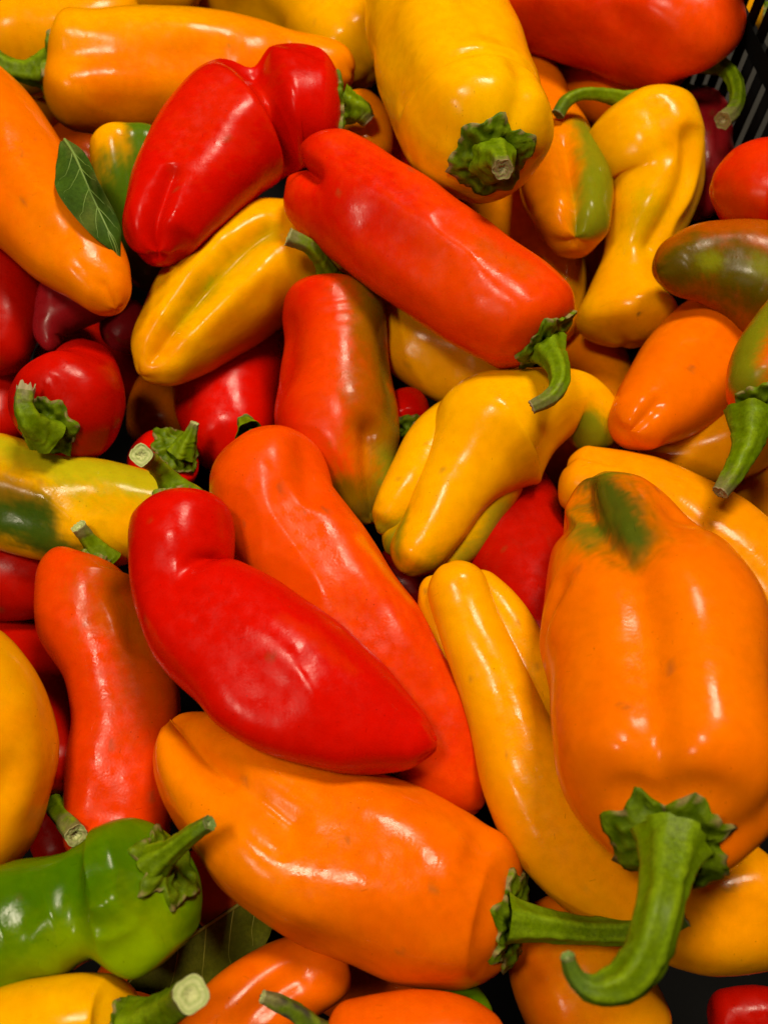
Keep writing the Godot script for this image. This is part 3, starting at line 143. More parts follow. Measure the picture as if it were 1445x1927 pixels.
	pepper("orange_pepper", "deep orange pepper in shade in the gap below the bright orange lobed one", "orange sweet peppers in the heap", "deeporange", {"at": Vector3(-0.0083, -0.0769, 0.1576), "axis": [[-2.33, 0.05, -0.66, 0.78], [-0.77, 0.02, -0.31, 1.16], [0.78, -0.02, 0.22, 1.16], [2.32, -0.06, 0.75, 0.77]], "detail": 1})
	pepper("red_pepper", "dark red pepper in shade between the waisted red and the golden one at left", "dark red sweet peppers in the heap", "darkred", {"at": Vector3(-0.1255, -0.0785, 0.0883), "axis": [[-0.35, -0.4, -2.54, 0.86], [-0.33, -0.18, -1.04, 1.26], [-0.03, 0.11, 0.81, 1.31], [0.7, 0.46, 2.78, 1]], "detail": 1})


# ---------------------------------------------------------------- helpers
func numbered(called: String) -> String:
	made[called] = made.get(called, -1) + 1
	return called if made[called] == 0 else "%s_%03d" % [called, made[called]]


func thing(called: String, label: String, category: String, at: Vector3, group := "") -> Node3D:
	var o := Node3D.new()
	o.name = numbered(called)
	o.position = at
	o.set_meta("label", label)
	o.set_meta("category", category)
	if group:
		o.set_meta("group", group)
	add_child(o, true)
	return o


func part(called: String, mesh: Mesh, mat: Material, parent: Node3D) -> MeshInstance3D:
	var o := MeshInstance3D.new()
	o.name = called
	o.mesh = mesh
	o.material_override = mat
	parent.add_child(o, true)
	return o


func plain(c: Color, rough: float) -> StandardMaterial3D:
	var m := StandardMaterial3D.new()
	m.albedo_color = c.linear_to_srgb()
	m.roughness = rough
	return m


func picture(n: int, f: Callable) -> ImageTexture:
	var im := Image.create_empty(n, n, false, Image.FORMAT_RGB8)
	for y in n:
		for x in n:
			im.set_pixel(x, y, f.call(x, y))
	return ImageTexture.create_from_image(im)


func loop_noise(n: FastNoiseLite, x: float, y: float, size: float, turns: float) -> float:
	# seamless: walk two circles in 4-D folded into 3-D by blending
	var u := x / size
	var v := y / size
	var a := n.get_noise_2d(u * turns, v * turns)
	var b := n.get_noise_2d((u - 1.0) * turns, v * turns)
	var c := n.get_noise_2d(u * turns, (v - 1.0) * turns)
	var d := n.get_noise_2d((u - 1.0) * turns, (v - 1.0) * turns)
	return lerpf(lerpf(a, b, u), lerpf(c, d, u), v) * 1.5


func prepare() -> void:
	rng.seed = 7
	wave.seed = 3
	wave.frequency = 1.0
	wave.fractal_octaves = 1
	ripple.seed = 9
	ripple.frequency = 1.0
	ripple.fractal_octaves = 1
	mottle.seed = 21
	mottle.frequency = 1.0
	mottle.fractal_octaves = 3
	var size := 320
	var specks := {}
	for k in 44:
		var cx := rng.randi_range(3, size - 4)
		var cy := rng.randi_range(3, size - 4)
		var dark := rng.randf() < 0.55
		var big := rng.randf() < 0.2
		for dx in range(-1, 2):
			for dy in range(-1, 2):
				if (dx == 0 and dy == 0) or (big and absi(dx) + absi(dy) < 2):
					specks[Vector2i(cx + dx, cy + dy)] = 0.45 if dark else 1.0
	for k in 9:
		var p := Vector2(rng.randf_range(20, size - 20), rng.randf_range(20, size - 20))
		var way := Vector2.from_angle(rng.randf() * TAU)
		for q in rng.randi_range(6, 16):
			specks[Vector2i(p + way * q)] = 1.0 if k % 3 else 0.62
	tex_mottle = picture(size, func(x, y):
		var v := 0.95 + 0.05 * loop_noise(mottle, x, y, size, 9.0) + 0.03 * loop_noise(mottle, x, y, size, 60.0)
		v = clampf(v, 0.7, 0.97)
		if specks.has(Vector2i(x, y)):
			v = specks[Vector2i(x, y)]
		return Color(v, v, v))
	tex_gloss = picture(size, func(x, y):
		var v := 0.66 + 0.55 * loop_noise(mottle, x + 40.0, y, size, 7.0) + 0.22 * loop_noise(mottle, x, y + 9.0, size, 40.0)
		v = clampf(v, 0.35, 1.0)
		return Color(v, v, v))
	tex_relief = picture(size, func(x, y):
		var v := 0.5 + 0.30 * loop_noise(ripple, x, y, size, 10.0) + 0.10 * loop_noise(ripple, x + 7.0, y, size, 34.0) + 0.02 * loop_noise(ripple, x, y + 3.0, size, 110.0)
		return Color(v, v, v))
	tex_fibre = picture(160, func(x, y):
		var v := 0.88 + 0.14 * loop_noise(mottle, x, y, 160, 12.0) + 0.12 * loop_noise(mottle, x, y, 160, 40.0)
		v = clampf(v, 0.25, 1.0)
		return Color(v, v, v))


func skin(tone: String) -> StandardMaterial3D:
	var m := StandardMaterial3D.new()
	m.vertex_color_use_as_albedo = true
	m.albedo_texture = tex_mottle
	m.roughness = SHINE.get(tone, 0.22) * 1.25
	m.roughness_texture = tex_gloss
	m.metallic_specular = 0.25
	m.heightmap_enabled = true
	m.heightmap_texture = tex_relief
	m.heightmap_scale = 0.009
	m.uv1_triplanar = true
	m.uv1_scale = Vector3(22, 22, 22)
	m.subsurf_scatter_enabled = true
	m.subsurf_scatter_strength = 0.12
	m.uv1_offset = Vector3(rng.randf(), rng.randf(), rng.randf())
	return m


func green_skin(rough: float) -> StandardMaterial3D:
	var m := StandardMaterial3D.new()
	m.vertex_color_use_as_albedo = true
	m.albedo_texture = tex_fibre
	m.roughness = rough
	m.uv1_triplanar = true
	m.uv1_scale = Vector3(45, 45, 45)
	m.uv1_offset = Vector3(rng.randf(), rng.randf(), rng.randf())
	m.heightmap_enabled = true
	m.heightmap_texture = tex_fibre
	m.metallic_specular = 0.2
	m.heightmap_scale = 0.03
	return m


# rows of points (a grid wrapped in the second direction when closed) into one smooth mesh
func sheet(points: Array, colours: Array, closed: bool) -> ArrayMesh:
	var rows := points.size()
	var cols: int = points[0].size()
	var v := PackedVector3Array()
	var c := PackedColorArray()
	var n := PackedVector3Array()
	var idx := PackedInt32Array()
	for i in rows:
		v.append_array(points[i])
		c.append_array(colours[i])
	n.resize(v.size())
	for i in rows - 1:
		for j in (cols if closed else cols - 1):
			var k := (j + 1) % cols
			var a := i * cols + j
			var b := i * cols + k
			var d := (i + 1) * cols + j
			var e := (i + 1) * cols + k
			idx.append_array([a, e, b, a, d, e])
			var f := (v[b] - v[d]).cross(v[e] - v[a])
			for q in [a, b, d, e]:
				n[q] += f
	for i in [0, rows - 1]:    # a row drawn together into one point shares one normal
		if closed and points[i][0].distance_squared_to(points[i][cols / 2]) < 1e-12:
			var sum := Vector3.ZERO
			for j in cols:
				sum += n[i * cols + j]
			for j in cols:
				n[i * cols + j] = sum
	for i in n.size():
		n[i] = n[i].normalized() if n[i].length_squared() > 0.0 else Vector3.UP
	var arrays := []
	arrays.resize(Mesh.ARRAY_MAX)
	arrays[Mesh.ARRAY_VERTEX] = v
	arrays[Mesh.ARRAY_NORMAL] = n
	arrays[Mesh.ARRAY_COLOR] = c
	arrays[Mesh.ARRAY_INDEX] = idx
	var m := ArrayMesh.new()
	m.add_surface_from_arrays(Mesh.PRIMITIVE_TRIANGLES, arrays)
	return m


func curve_rows(rows: Array, count: int) -> Array:
	# Catmull-Rom through [x, y, z, r] rows (cm), evenly spaced along its length, in metres
	var pts: Array[Vector4] = []
	for r in rows:
		pts.append(Vector4(r[0], r[1], r[2], r[3]) * 0.01)
	pts.push_front(pts[0] * 2.0 - pts[1])
	pts.push_back(pts[-1] * 2.0 - pts[-2])
	var fine: Array[Vector4] = []
	var m := pts.size() - 3
	for k in m * 16 + 1:
		var i := mini(k / 16, m - 1)
		var f := k / 16.0 - i
		var a := pts[i]
		var b := pts[i + 1]
		var c := pts[i + 2]
		var d := pts[i + 3]
		fine.append(0.5 * ((b * 2.0) + (c - a) * f + (a * 2.0 - b * 5.0 + c * 4.0 - d) * f * f + (b * 3.0 - a - c * 3.0 + d) * f * f * f))
	var along := [0.0]
	for k in range(1, fine.size()):
		var p := fine[k] - fine[k - 1]
		along.append(along[-1] + Vector3(p.x, p.y, p.z).length())
	var out: Array[Vector4] = []
	var at := 0
	for k in count:
		var want: float = along[-1] * k / (count - 1.0)
		while at < fine.size() - 2 and along[at + 1] < want:
			at += 1
		var f: float = clampf((want - along[at]) / maxf(along[at + 1] - along[at], 1e-9), 0.0, 1.0)
		out.append(fine[at].lerp(fine[at + 1], f))
	return [out, along[-1]]


class Body:
	const N := 120
	var pos: Array[Vector3] = []
	var rad: Array[float] = []
	var tang: Array[Vector3] = []
	var nor: Array[Vector3] = []
	var bin: Array[Vector3] = []
	var length := 0.0
	var c0 := 0.01
	var c1 := 0.01
	var r0 := 0.01
	var dimple := 0.06
	var lobes := [3, 0.02, 0.03, 0.04, 0.0]
	var dents := []
	var patches := []
	var wave: FastNoiseLite
	var ripple: FastNoiseLite
	var shift := Vector3.ZERO

	func setup(rows: Array, total: float) -> void:
		length = total
		for k in N + 1:
			pos.append(Vector3(rows[k].x, rows[k].y, rows[k].z))
			rad.append(rows[k].w)
		for k in N + 1:
			tang.append((pos[mini(k + 1, N)] - pos[maxi(k - 1, 0)]).normalized())
		nor.resize(N + 1)
		bin.resize(N + 1)
		var mid := N / 2
		nor[mid] = (FACE_UP - tang[mid] * FACE_UP.dot(tang[mid])).normalized()
		for k in range(mid + 1, N + 1):
			nor[k] = (nor[k - 1] - tang[k] * nor[k - 1].dot(tang[k])).normalized()
		for k in range(mid - 1, -1, -1):
			nor[k] = (nor[k + 1] - tang[k] * nor[k + 1].dot(tang[k])).normalized()
		for k in N + 1:
			bin[k] = tang[k].cross(nor[k])

	func away(s: float, th: float, r: float, d: Array) -> float:
		# distance over the skin from a point to the line d (s0, angle0, s1, angle1), in metres
		var ax: float = d[0] * length
		var ay: float = d[1] * r
		var bx: float = d[2] * length - ax
		var by: float = d[3] * r - ay
		var m: float = (d[1] + d[3]) * 0.5
		var px := s * length - ax
		var py := (m + wrapf(th - m, -PI, PI)) * r - ay
		var q := clampf((px * bx + py * by) / maxf(bx * bx + by * by, 1e-9), 0.0, 1.0)
		return Vector2(px - bx * q, py - by * q).length()

	func at(s: float, th: float) -> Vector3:
		var f := clampf(s, 0.0, 1.0) * N
		var i := mini(int(f), N - 1)
		f -= i
		var p := pos[i].lerp(pos[i + 1], f)
		var t := tang[i].lerp(tang[i + 1], f)
		var dir := nor[i].lerp(nor[i + 1], f) * cos(th) + bin[i].lerp(bin[i + 1], f) * sin(th)
		var r := lerpf(rad[i], rad[i + 1], f)
		var q0 := clampf(s * length / c0, 0.0, 1.0)
		var q1 := clampf((1.0 - s) * length / c1, 0.0, 1.0)
		var k0 := pow(1.0 - pow(1.0 - q0, 2.15), 1.0 / 2.15)
		var k1 := pow(1.0 - pow(1.0 - q1, 2.0), 0.5)
		var full := r
		r *= k0 * k1
		var g := absf(cos(lobes[0] * (th - lobes[4]) * 0.5))
		g = g * g * g * g
		var amp: float = lerpf(lobes[1], lobes[2], smoothstep(0.0, 0.35, s)) if s < 0.5 else lerpf(lobes[2], lobes[3], smoothstep(0.65, 1.0, s))
		var whole := r
		r *= 1.0 - amp * (g - 0.3)
		var sunk := 0.0
		var proud := 0.0
		for d in dents:
			var w: float = away(s, th, maxf(full * minf(k0 * k1 + 0.15, 1.0), 0.002), d) / d[4]
			if w < 2.6:
				var by: float = d[5] * 2.0 * exp(-w * w)
				sunk = maxf(sunk, by)
				proud = minf(proud, by)
		r -= sunk + proud
		r = maxf(r, whole * 0.2)
		var out := p + dir * r
		var soft := minf(1.0, whole / (full + 1e-6) * 1.2)
		out += dir * soft * (wave.get_noise_3dv((out + shift) * 30.0) * 0.0011 + ripple.get_noise_3dv((out + shift) * 110.0) * 0.00007)
		var g0 := lerpf(1.0, g, smoothstep(0.1, 0.7, k0))
		out += t * full * (1.0 - k0) * (dimple * 2.0 * (1.0 - smoothstep(0.3, 0.95, k0)) + lobes[1] * 2.2 * g0)
		var g1 := lerpf(1.0, g, smoothstep(0.05, 0.5, k1))
		out -= t * full * (1.0 - k1) * lobes[3] * 2.4 * g1
		return out


func tint(b: Body, base: Color, s: float, th: float, p: Vector3) -> Color:
	var q := p + b.shift
	var own := 0.35 + 1.2 * absf(sin(b.shift.x * 9.0))      # some skins are even, some cloudy
	var m := mottle.get_noise_3dv(q * (30.0 + 50.0 * absf(sin(b.shift.z * 5.0)))) * own
	var c := base * (1.0 + 0.05 * m)
	c.g = base.g * (1.0 + 0.14 * mottle.get_noise_3dv(q * 20.0 + Vector3(5, 1, 2)) + 0.10 * m)
	var i := clampi(int(s * b.N), 0, b.N)
	for d in b.patches:
		var w: float = b.away(s, th, b.rad[i], d)
		w += (mottle.get_noise_3dv(q * 60.0 + Vector3(9, 0, 3)) * 0.7 + ripple.get_noise_3dv(q * 420.0) * 0.2 + 0.2 * ripple.get_noise_2d(th * b.rad[i] * 420.0, s * b.length * 45.0 + b.shift.x * 40.0)) * d[5]
		var k: float = d[7] * (1.0 - smoothstep(maxf(d[4] - d[5], 0.0), d[4] + d[5], w))
		if k > 0.0:
			c = c.lerp(d[6], k)
	return Color(clampf(c.r, 0, 1), clampf(c.g, 0, 1), clampf(c.b, 0, 1))


func radians_of(list: Array) -> Array:
	var out := []
	for d in list:
		var e: Array = d.duplicate()
		e[1] = deg_to_rad(e[1])
		e[3] = deg_to_rad(e[3])
		e[4] *= 0.001
		e[5] *= 0.001
		out.append(e)
	return out


func pepper(called: String, label: String, group: String, tone: String, d: Dictionary) -> void:
	serial += 1
	var o := thing(called, label, "pepper", d.at, group)
	var mat := skin(tone)
	var b := flesh("body", d, tone, mat, o)
	for lobe in d.get("folds", []):
		flesh("lobe", lobe, lobe.tone, mat, o)
	if d.has("calyx"):
		calyx(b, d.calyx, o)
	if d.has("stem"):
		stem(d.stem, d.get("cut", "green"), d.get("stem_colour", "green"), o)


func flesh(called: String, d: Dictionary, tone: String, mat: Material, o: Node3D) -> Body:
	var b := Body.new()
	var rows := curve_rows(d.axis, Body.N + 1)
	b.wave = wave
	b.ripple = ripple
	b.shift = Vector3(serial * 0.37, serial * 0.11, serial * 0.73)
	b.setup(rows[0], rows[1])
	b.r0 = b.rad[8]
	b.c0 = d.get("shoulder", 0.6) * b.rad[10]
	b.c1 = d.get("point", 0.8) * b.rad[Body.N - 10]
	b.dimple = d.get("dimple", 0.06)
	if d.has("lobes"):
		b.lobes = d.lobes.duplicate()
		b.lobes[4] = deg_to_rad(b.lobes[4])
	b.dents = radians_of(d.get("dents", []))
	b.patches = radians_of(d.get("patches", []))
	for q in b.patches:
		q[6] = TONE[q[6]]
	var detail: int = d.get("detail", 2)
	rng.seed = 500 + serial
	if detail > 1:
		for q in rng.randi_range(1, 4):
			var ss := rng.randf_range(0.12, 0.9)
			var aa := rng.randf_range(-1.0, 1.0)
			var w := rng.randf_range(0.0005, 0.0011)
			b.patches.append([ss, aa, ss + rng.randf_range(-0.02, 0.02), aa + rng.randf_range(-0.06, 0.06), w, w, TONE.brown.lerp(TONE[tone], 0.45), 0.75])
	var ns: int = [0, 44, 76, 124][detail]
	var nt: int = [0, 40, 64, 104][detail]
	var base: Color = TONE[tone]
	var pts := []
	var cols := []
	for i in ns + 1:
		var u := i / float(ns)
		var s := lerpf(u, 0.5 - 0.5 * cos(PI * u), 0.86)
		var line := PackedVector3Array()
		var hue := PackedColorArray()
		for j in nt:
			var th := TAU * j / nt
			var p := b.at(s, th)
			line.append(p)
			hue.append(tint(b, base, s, th, p))
		pts.append(line)
		cols.append(hue)
	for i in [0, ns]:     # draw the two ends together
		var sum := Vector3.ZERO
		for p in pts[i]:
			sum += p
		for j in nt:
			pts[i][j] = sum / nt
	part(called, sheet(pts, cols, true), mat, o)
	return b


func calyx(b: Body, k: Dictionary, o: Node3D) -> void:
	rng.seed = 1000 + k.seed
	var nt := 72
	var nr := 16
	var pts := []
	var cols := []
	var points: int = k.n
	var offs := []
	for i in points:
		offs.append([rng.randf_range(-0.22, 0.22), rng.randf_range(0.75, 1.2)])
	var thin: bool = k.has("thin")
	var rs := b.c0 / 0.6 * 0.6
	for i in nr + 2:
		var u := minf(i / float(nr), 1.0)
		var line := PackedVector3Array()
		var hue := PackedColorArray()
		for j in nt:
			var th := TAU * j / nt
			var turn := wrapf((th + deg_to_rad(k.rot)) / TAU * points, 0.0, points)
			var which := int(turn) % points
			var x: float = (turn - int(turn)) - 0.5 + offs[which][0] * 0.6
			var spike: float = maxf(0.0, 1.0 - absf(x) * 2.9) ** 1.15 * offs[which][1]
			var phi: float = k.phi * u * (1.0 - k.star * 0.42 + k.star * 0.85 * spike + 0.07 * wave.get_noise_2d(cos(th) * 3.0 + k.seed, sin(th) * 3.0))
			if thin:
				phi *= lerpf(1.0, 0.62 + 0.5 * spike, u)
			# phi walks over the shoulder; past the cap it runs on down the side
			var reach := b.c0 * (1.0 - cos(minf(phi, PI / 2))) + maxf(phi - PI / 2, 0.0) * b.c0
			var s := reach / b.length
			var p := b.at(s, th)
			var e := 0.02
			var along := b.at(s + 0.01, th) - b.at(maxf(s - 0.004, 0.0), th)
			var around := b.at(s + 0.002, th + e) - b.at(s + 0.002, th - e)
			var out := around.cross(along).normalized()
			if out.dot(p - b.pos[12]) < 0.0:
				out = -out
			out = out.lerp(-b.tang[0], clampf(1.0 - u * 2.5, 0.0, 1.0)).normalized()
			var q := p + b.shift
			var crinkle := wave.get_noise_3dv(q * 260.0)
			var rib := cos((turn - int(turn) - 0.5) * TAU)
			var lift := 0.0008 + 0.0011 * crinkle * smoothstep(0.0, 0.3, u) + 0.0008 * maxf(rib, 0.0) * smoothstep(0.1, 0.4, u) * (1.2 - u)
			lift += b.r0 * 0.20 * exp(-u * u * 9.0)
			lift += 0.0006 * (ripple.get_noise_3dv(q * 90.0) + 0.25) * smoothstep(0.7, 1.0, u)
			if i == nr + 1:
				lift = -0.0005
			p += out * maxf(lift, 0.0004 if i <= nr else -0.0005)
			line.append(p)
			var c := Color(0.058, 0.105, 0.003).lerp(Color(0.15, 0.23, 0.005), clampf(0.5 + crinkle * 0.8, 0, 1))
			c = c.lerp(Color(0.13, 0.22, 0.005), 0.7 * exp(-u * u * 16.0))
			if u > 0.9 and ripple.get_noise_2d(th * 4.0 + k.seed, 3.0) > 0.12:
				c = c.lerp(Color(0.30, 0.22, 0.09), 0.75)
			c *= lerpf(0.75, 1.15, k.dark)
			hue.append(Color(c.r, c.g, c.b))
		pts.append(line)
		cols.append(hue)
	part("calyx", sheet(pts, cols, true), green_skin(0.42), o)


func stem(rows: Array, cut: String, colour: String, o: Node3D) -> void:
	var n := 30
	var grown := rows.duplicate()     # rooted a little way inside the cap
	var first: Array = rows[0]
	var second: Array = rows[1]
	var span := Vector3(second[0] - first[0], second[1] - first[1], second[2] - first[2]).normalized() * 0.45
	grown.push_front([first[0] - span.x, first[1] - span.y, first[2] - span.z, first[3] * 1.1])
	n = 40
	var made_rows := curve_rows(grown, n)
	var c: Array = made_rows[0]
	var pts := []
	var cols := []
	var nt := 32
	var t := []
	for k in n:
		var a: Vector4 = c[mini(k + 1, n - 1)] - c[maxi(k - 1, 0)]
		t.append(Vector3(a.x, a.y, a.z).normalized())
	var side: Vector3 = t[0].cross(Vector3(0.31, 0.2, 0.93)).normalized()
	var fresh := Color(0.155, 0.250, 0.004)
	var old := Color(0.20, 0.17, 0.07)
	if colour == "grey":
		fresh = Color(0.07, 0.065, 0.04)
	var ridges := rng.randi_range(4, 6)
	var last_dir := Vector3.UP
	for k in n:
		side = (side - t[k] * side.dot(t[k])).normalized()
		var other: Vector3 = t[k].cross(side)
		var p := Vector3(c[k].x, c[k].y, c[k].z)
		var u := k / float(n - 1)
		var line := PackedVector3Array()
		var hue := PackedColorArray()
		for j in nt:
			var th := TAU * j / nt
			var dir: Vector3 = side * cos(th) + other * sin(th)
			var q: Vector3 = p + dir * c[k].w
			var rough := wave.get_noise_3dv((q + o.position) * 220.0)
			var flare := 1.0 + 0.34 * pow(maxf(0.0, 1.0 - u * made_rows[1] / (c[0].w * 2.2)), 1.6)
			var ridge := cos(ridges * th + u * 1.5)
			var r: float = c[k].w * 0.92 * flare * (1.0 + 0.085 * ridge * absf(ridge) + 0.05 * rough + 0.03 * sin(u * 23.0 + rough * 4.0))
			line.append(p + dir * r)
			var g := fresh.lerp(Color(0.23, 0.34, 0.006), clampf(0.35 + 0.7 * rough, 0.0, 0.7))
			g = g.lerp(Color(0.085, 0.145, 0.003), clampf(0.5 + 0.8 * cos(ridges * th + u * 1.5 + PI), 0.0, 0.6))
			var dry := smoothstep(0.72, 1.0, u + 0.22 * mottle.get_noise_3dv((q + o.position) * 240.0))
			g = g.lerp(old if cut != "green" else Color(0.09, 0.16, 0.02), dry * 0.8)
			hue.append(g)
		pts.append(line)
		cols.append(hue)
		last_dir = t[k]
	var part_stem := part("stem", sheet(pts, cols, true), green_skin(0.40), o)
	# the cut face: a shallow dish with a rim, pith and core
	var face_pts := []
	var face_cols := []
	var rim: PackedVector3Array = pts[n - 1]
	var middle := Vector3.ZERO
	for p in rim:
		middle += p
	middle /= nt
	var pale: Color = {"pale": Color(0.40, 0.44, 0.17), "brown": Color(0.24, 0.17, 0.075), "torn": Color(0.42, 0.36, 0.19), "green": Color(0.10, 0.17, 0.03)}[cut]
	var steps := [1.0, 1.05, 1.0, 0.88, 0.74, 0.62, 0.5, 0.38, 0.24, 0.1, 0.0]
	for w in steps.size():
		var line := PackedVector3Array()
		var hue := PackedColorArray()
		for j in nt:
			var th := TAU * j / nt
			var r: float = steps[w]
			var ragged := ripple.get_noise_2d(th * 5.0 + serial, r * 9.0)
			var bump := 0.0
			if w > 0:
				bump = 0.0005 + 0.0004 * ragged * (1.0 if w < 10 else 0.0) - 0.0007 * (1.0 - r)
				if w > 7:
					bump -= 0.0005
				if cut == "torn" and w < 4:
					bump += 0.005 * maxf(0.0, ripple.get_noise_2d(th * 3.0 + 4.0, 2.0))
			line.append(middle + (rim[j] - middle) * r + last_dir * bump)
			var h := pale * (1.0 + 0.22 * ragged)
			if w <= 1:
				h = pale.lerp(Color(0.16, 0.13, 0.05), 0.55 + 0.3 * ragged)
			elif w == 3 or w == 6:
				h = h.lerp(Color(0.17, 0.25, 0.03), 0.6)
			elif w >= 8:
				h = h.lerp(Color(0.50, 0.52, 0.24), 0.6)
			hue.append(Color(h.r, h.g, h.b))
		face_pts.append(line)
		face_cols.append(hue)
	var pith := StandardMaterial3D.new()
	pith.vertex_color_use_as_albedo = true
	pith.roughness = 0.7
	part("cut_end", sheet(face_pts, face_cols, true), pith, part_stem)


func leaf(label: String, at: Vector3, rows: Array, roll: float, fold: float, tone: Color, veins: int, seed_at: float) -> void:
	# rows: [x, y, z, left half width, right half width] in cm along the midrib
	var o := thing("pepper_leaf", label, "leaf", at, "loose leaves among the peppers")
	var mid := []
	var wide := []
	for r in rows:
		mid.append([r[0], r[1], r[2], r[3]])
		wide.append([r[0], r[1], r[2], r[4]])
	var n := 40
	var left: Array = curve_rows(mid, n)[0]
	var right: Array = curve_rows(wide, n)[0]
	var pts := []
	var cols := []
	var under := []
	var across := 10
	var rib := []
	for k in n:
		var p := Vector3(left[k].x, left[k].y, left[k].z)
		var ahead: Vector4 = left[mini(k + 1, n - 1)] - left[maxi(k - 1, 0)]
		var t := Vector3(ahead.x, ahead.y, ahead.z).normalized()
		var up := (FACE_UP - t * FACE_UP.dot(t)).normalized().rotated(t, roll)
		var side := t.cross(up)
		var line := PackedVector3Array()
		var low := PackedVector3Array()
		var hue := PackedColorArray()
		for j in range(-across, across + 1):
			var u := j / float(across)
			var w: float = maxf(left[k].w, 0.0001) if j < 0 else maxf(right[k].w, 0.0001)
			var dir := side.rotated(t, -fold * 0.5 * signf(u)) * u
			var q := p + dir * w
			var edge := absf(u)
			q += up * (0.0060 * edge * wave.get_noise_3dv((q + at) * 34.0 + Vector3(seed_at, 0, 0)) + 0.0005 * edge * edge * ripple.get_noise_3dv((q + at) * 120.0))
			q += up * 0.0003 * sin(k * 1.9 + edge * 6.0) * edge * (1.0 - edge)
			line.append(q)
			low.append(q - up * 0.00035)
			var m := mottle.get_noise_3dv((q + at) * 90.0)
			var c := tone * (1.0 + 0.4 * m)
			c = c.lerp(Color(0.22, 0.21, 0.05), clampf(mottle.get_noise_3dv((q + at) * 40.0) - 0.1, 0.0, 0.4))
			hue.append(Color(c.r, c.g, c.b))
		# the blade is one closed skin: over the top, back underneath
		low.reverse()
		var back := hue.duplicate()
		back.reverse()
		line.append_array(low)
		hue.append_array(back)
		pts.append(line)
		cols.append(hue)
		rib.append([p.x * 100.0, p.y * 100.0, p.z * 100.0, lerpf(0.065, 0.02, k / float(n - 1))])
	var mat := green_skin(0.55)
	mat.metallic_specular = 0.15
	mat.backlight_enabled = true
	mat.backlight = Color(0.25, 0.3, 0.1)
	var blade := part("blade", sheet(pts, cols, true), mat, o)
	var pale := plain(Color(tone.r * 2.2 + 0.03, tone.g * 1.9 + 0.03, tone.b * 2.0 + 0.01), 0.55)
	part("midrib", thread(rib, 6), pale, o)
	for v in veins:
		for s in [-1, 1]:
			var k0 := int(4 + (n - 12) * v / float(veins))
			var line := []
			for q in 9:
				var u := q / 8.0
				var row := mini(k0 + int(u * 9.0), n - 1)
				var j := across + int(s * u * across * 0.92)
				var p: Vector3 = pts[row][j]
				line.append([p.x * 100.0, p.y * 100.0, p.z * 100.0, 0.022 * (1.1 - u)])
			part("vein", thread(line, 5), pale, blade)


func thread(rows: Array, sides: int) -> ArrayMesh:
	var n := rows.size() * 2
	var c: Array = curve_rows(rows, n)[0]
	var pts := []
	var cols := []
	for k in n:
		var a: Vector4 = c[mini(k + 1, n - 1)] - c[maxi(k - 1, 0)]
		var t := Vector3(a.x, a.y, a.z).normalized()
		var x := t.cross(FACE_UP).normalized()
		var y := t.cross(x)
		var line := PackedVector3Array()
		var hue := PackedColorArray()
		for j in sides:
			var th := TAU * j / sides
			line.append(Vector3(c[k].x, c[k].y, c[k].z) + (x * cos(th) + y * sin(th)) * maxf(c[k].w, 0.00005))
			hue.append(Color.WHITE)
		pts.append(line)
		cols.append(hue)
	return sheet(pts, cols, true)


func box(size: Vector3) -> BoxMesh:
	var m := BoxMesh.new()
	m.size = size
	return m


func rounded_bar(size: Vector3, bevel: float) -> ArrayMesh:
	# a bar standing along y with its four long edges rounded
	var st := SurfaceTool.new()
	st.begin(Mesh.PRIMITIVE_TRIANGLES)
	var ring := []
	for q in 4:
		var sx: float = [1, -1, -1, 1][q]
		var sz: float = [1, 1, -1, -1][q]
		for k in 3:
			var a := q * PI / 2 + k * PI / 4
			ring.append(Vector3(sx * (size.x / 2 - bevel) + cos(a) * bevel, 0, sz * (size.z / 2 - bevel) + sin(a) * bevel))
	var h := Vector3(0, size.y / 2, 0)
	for k in ring.size():
		var a: Vector3 = ring[k]
		var b: Vector3 = ring[(k + 1) % ring.size()]
		for p in [a - h, b - h, b + h, a - h, b + h, a + h, h, a + h, b + h, -h, b - h, a - h]:
			st.add_vertex(p)
	st.generate_normals()
	return st.commit()


func ceiling_panel(label: String, at: Vector3, size: Vector2, energy: float) -> void:
	var o := thing("ceiling_light_panel", label, "ceiling light", at, "ceiling light panels above the crate")
	part("frame", box(Vector3(size.x + 0.05, 0.05, size.y + 0.05)), plain(Color(0.7, 0.7, 0.7), 0.5), o)
	var glow := plain(Color(0.8, 0.8, 0.78), 0.6)
	glow.emission_enabled = true
	glow.emission = Color(1.0, 0.93, 0.82)
	glow.emission_energy_multiplier = 1.0
	var lit := part("lamp_diffuser", box(Vector3(size.x, 0.01, size.y)), glow, o)
	lit.position.y = -0.031
	var l := AreaLight3D.new()
	l.name = "panel_light"
	l.area_size = size
	l.light_energy = energy
	l.light_color = Color(1.0, 0.93, 0.82)
	l.area_range = 12.0
	l.area_attenuation = 2.0
	l.shadow_enabled = true
	l.rotation_degrees = Vector3(-90, 0, 0)
	l.position.y = -0.045
	o.add_child(l, true)


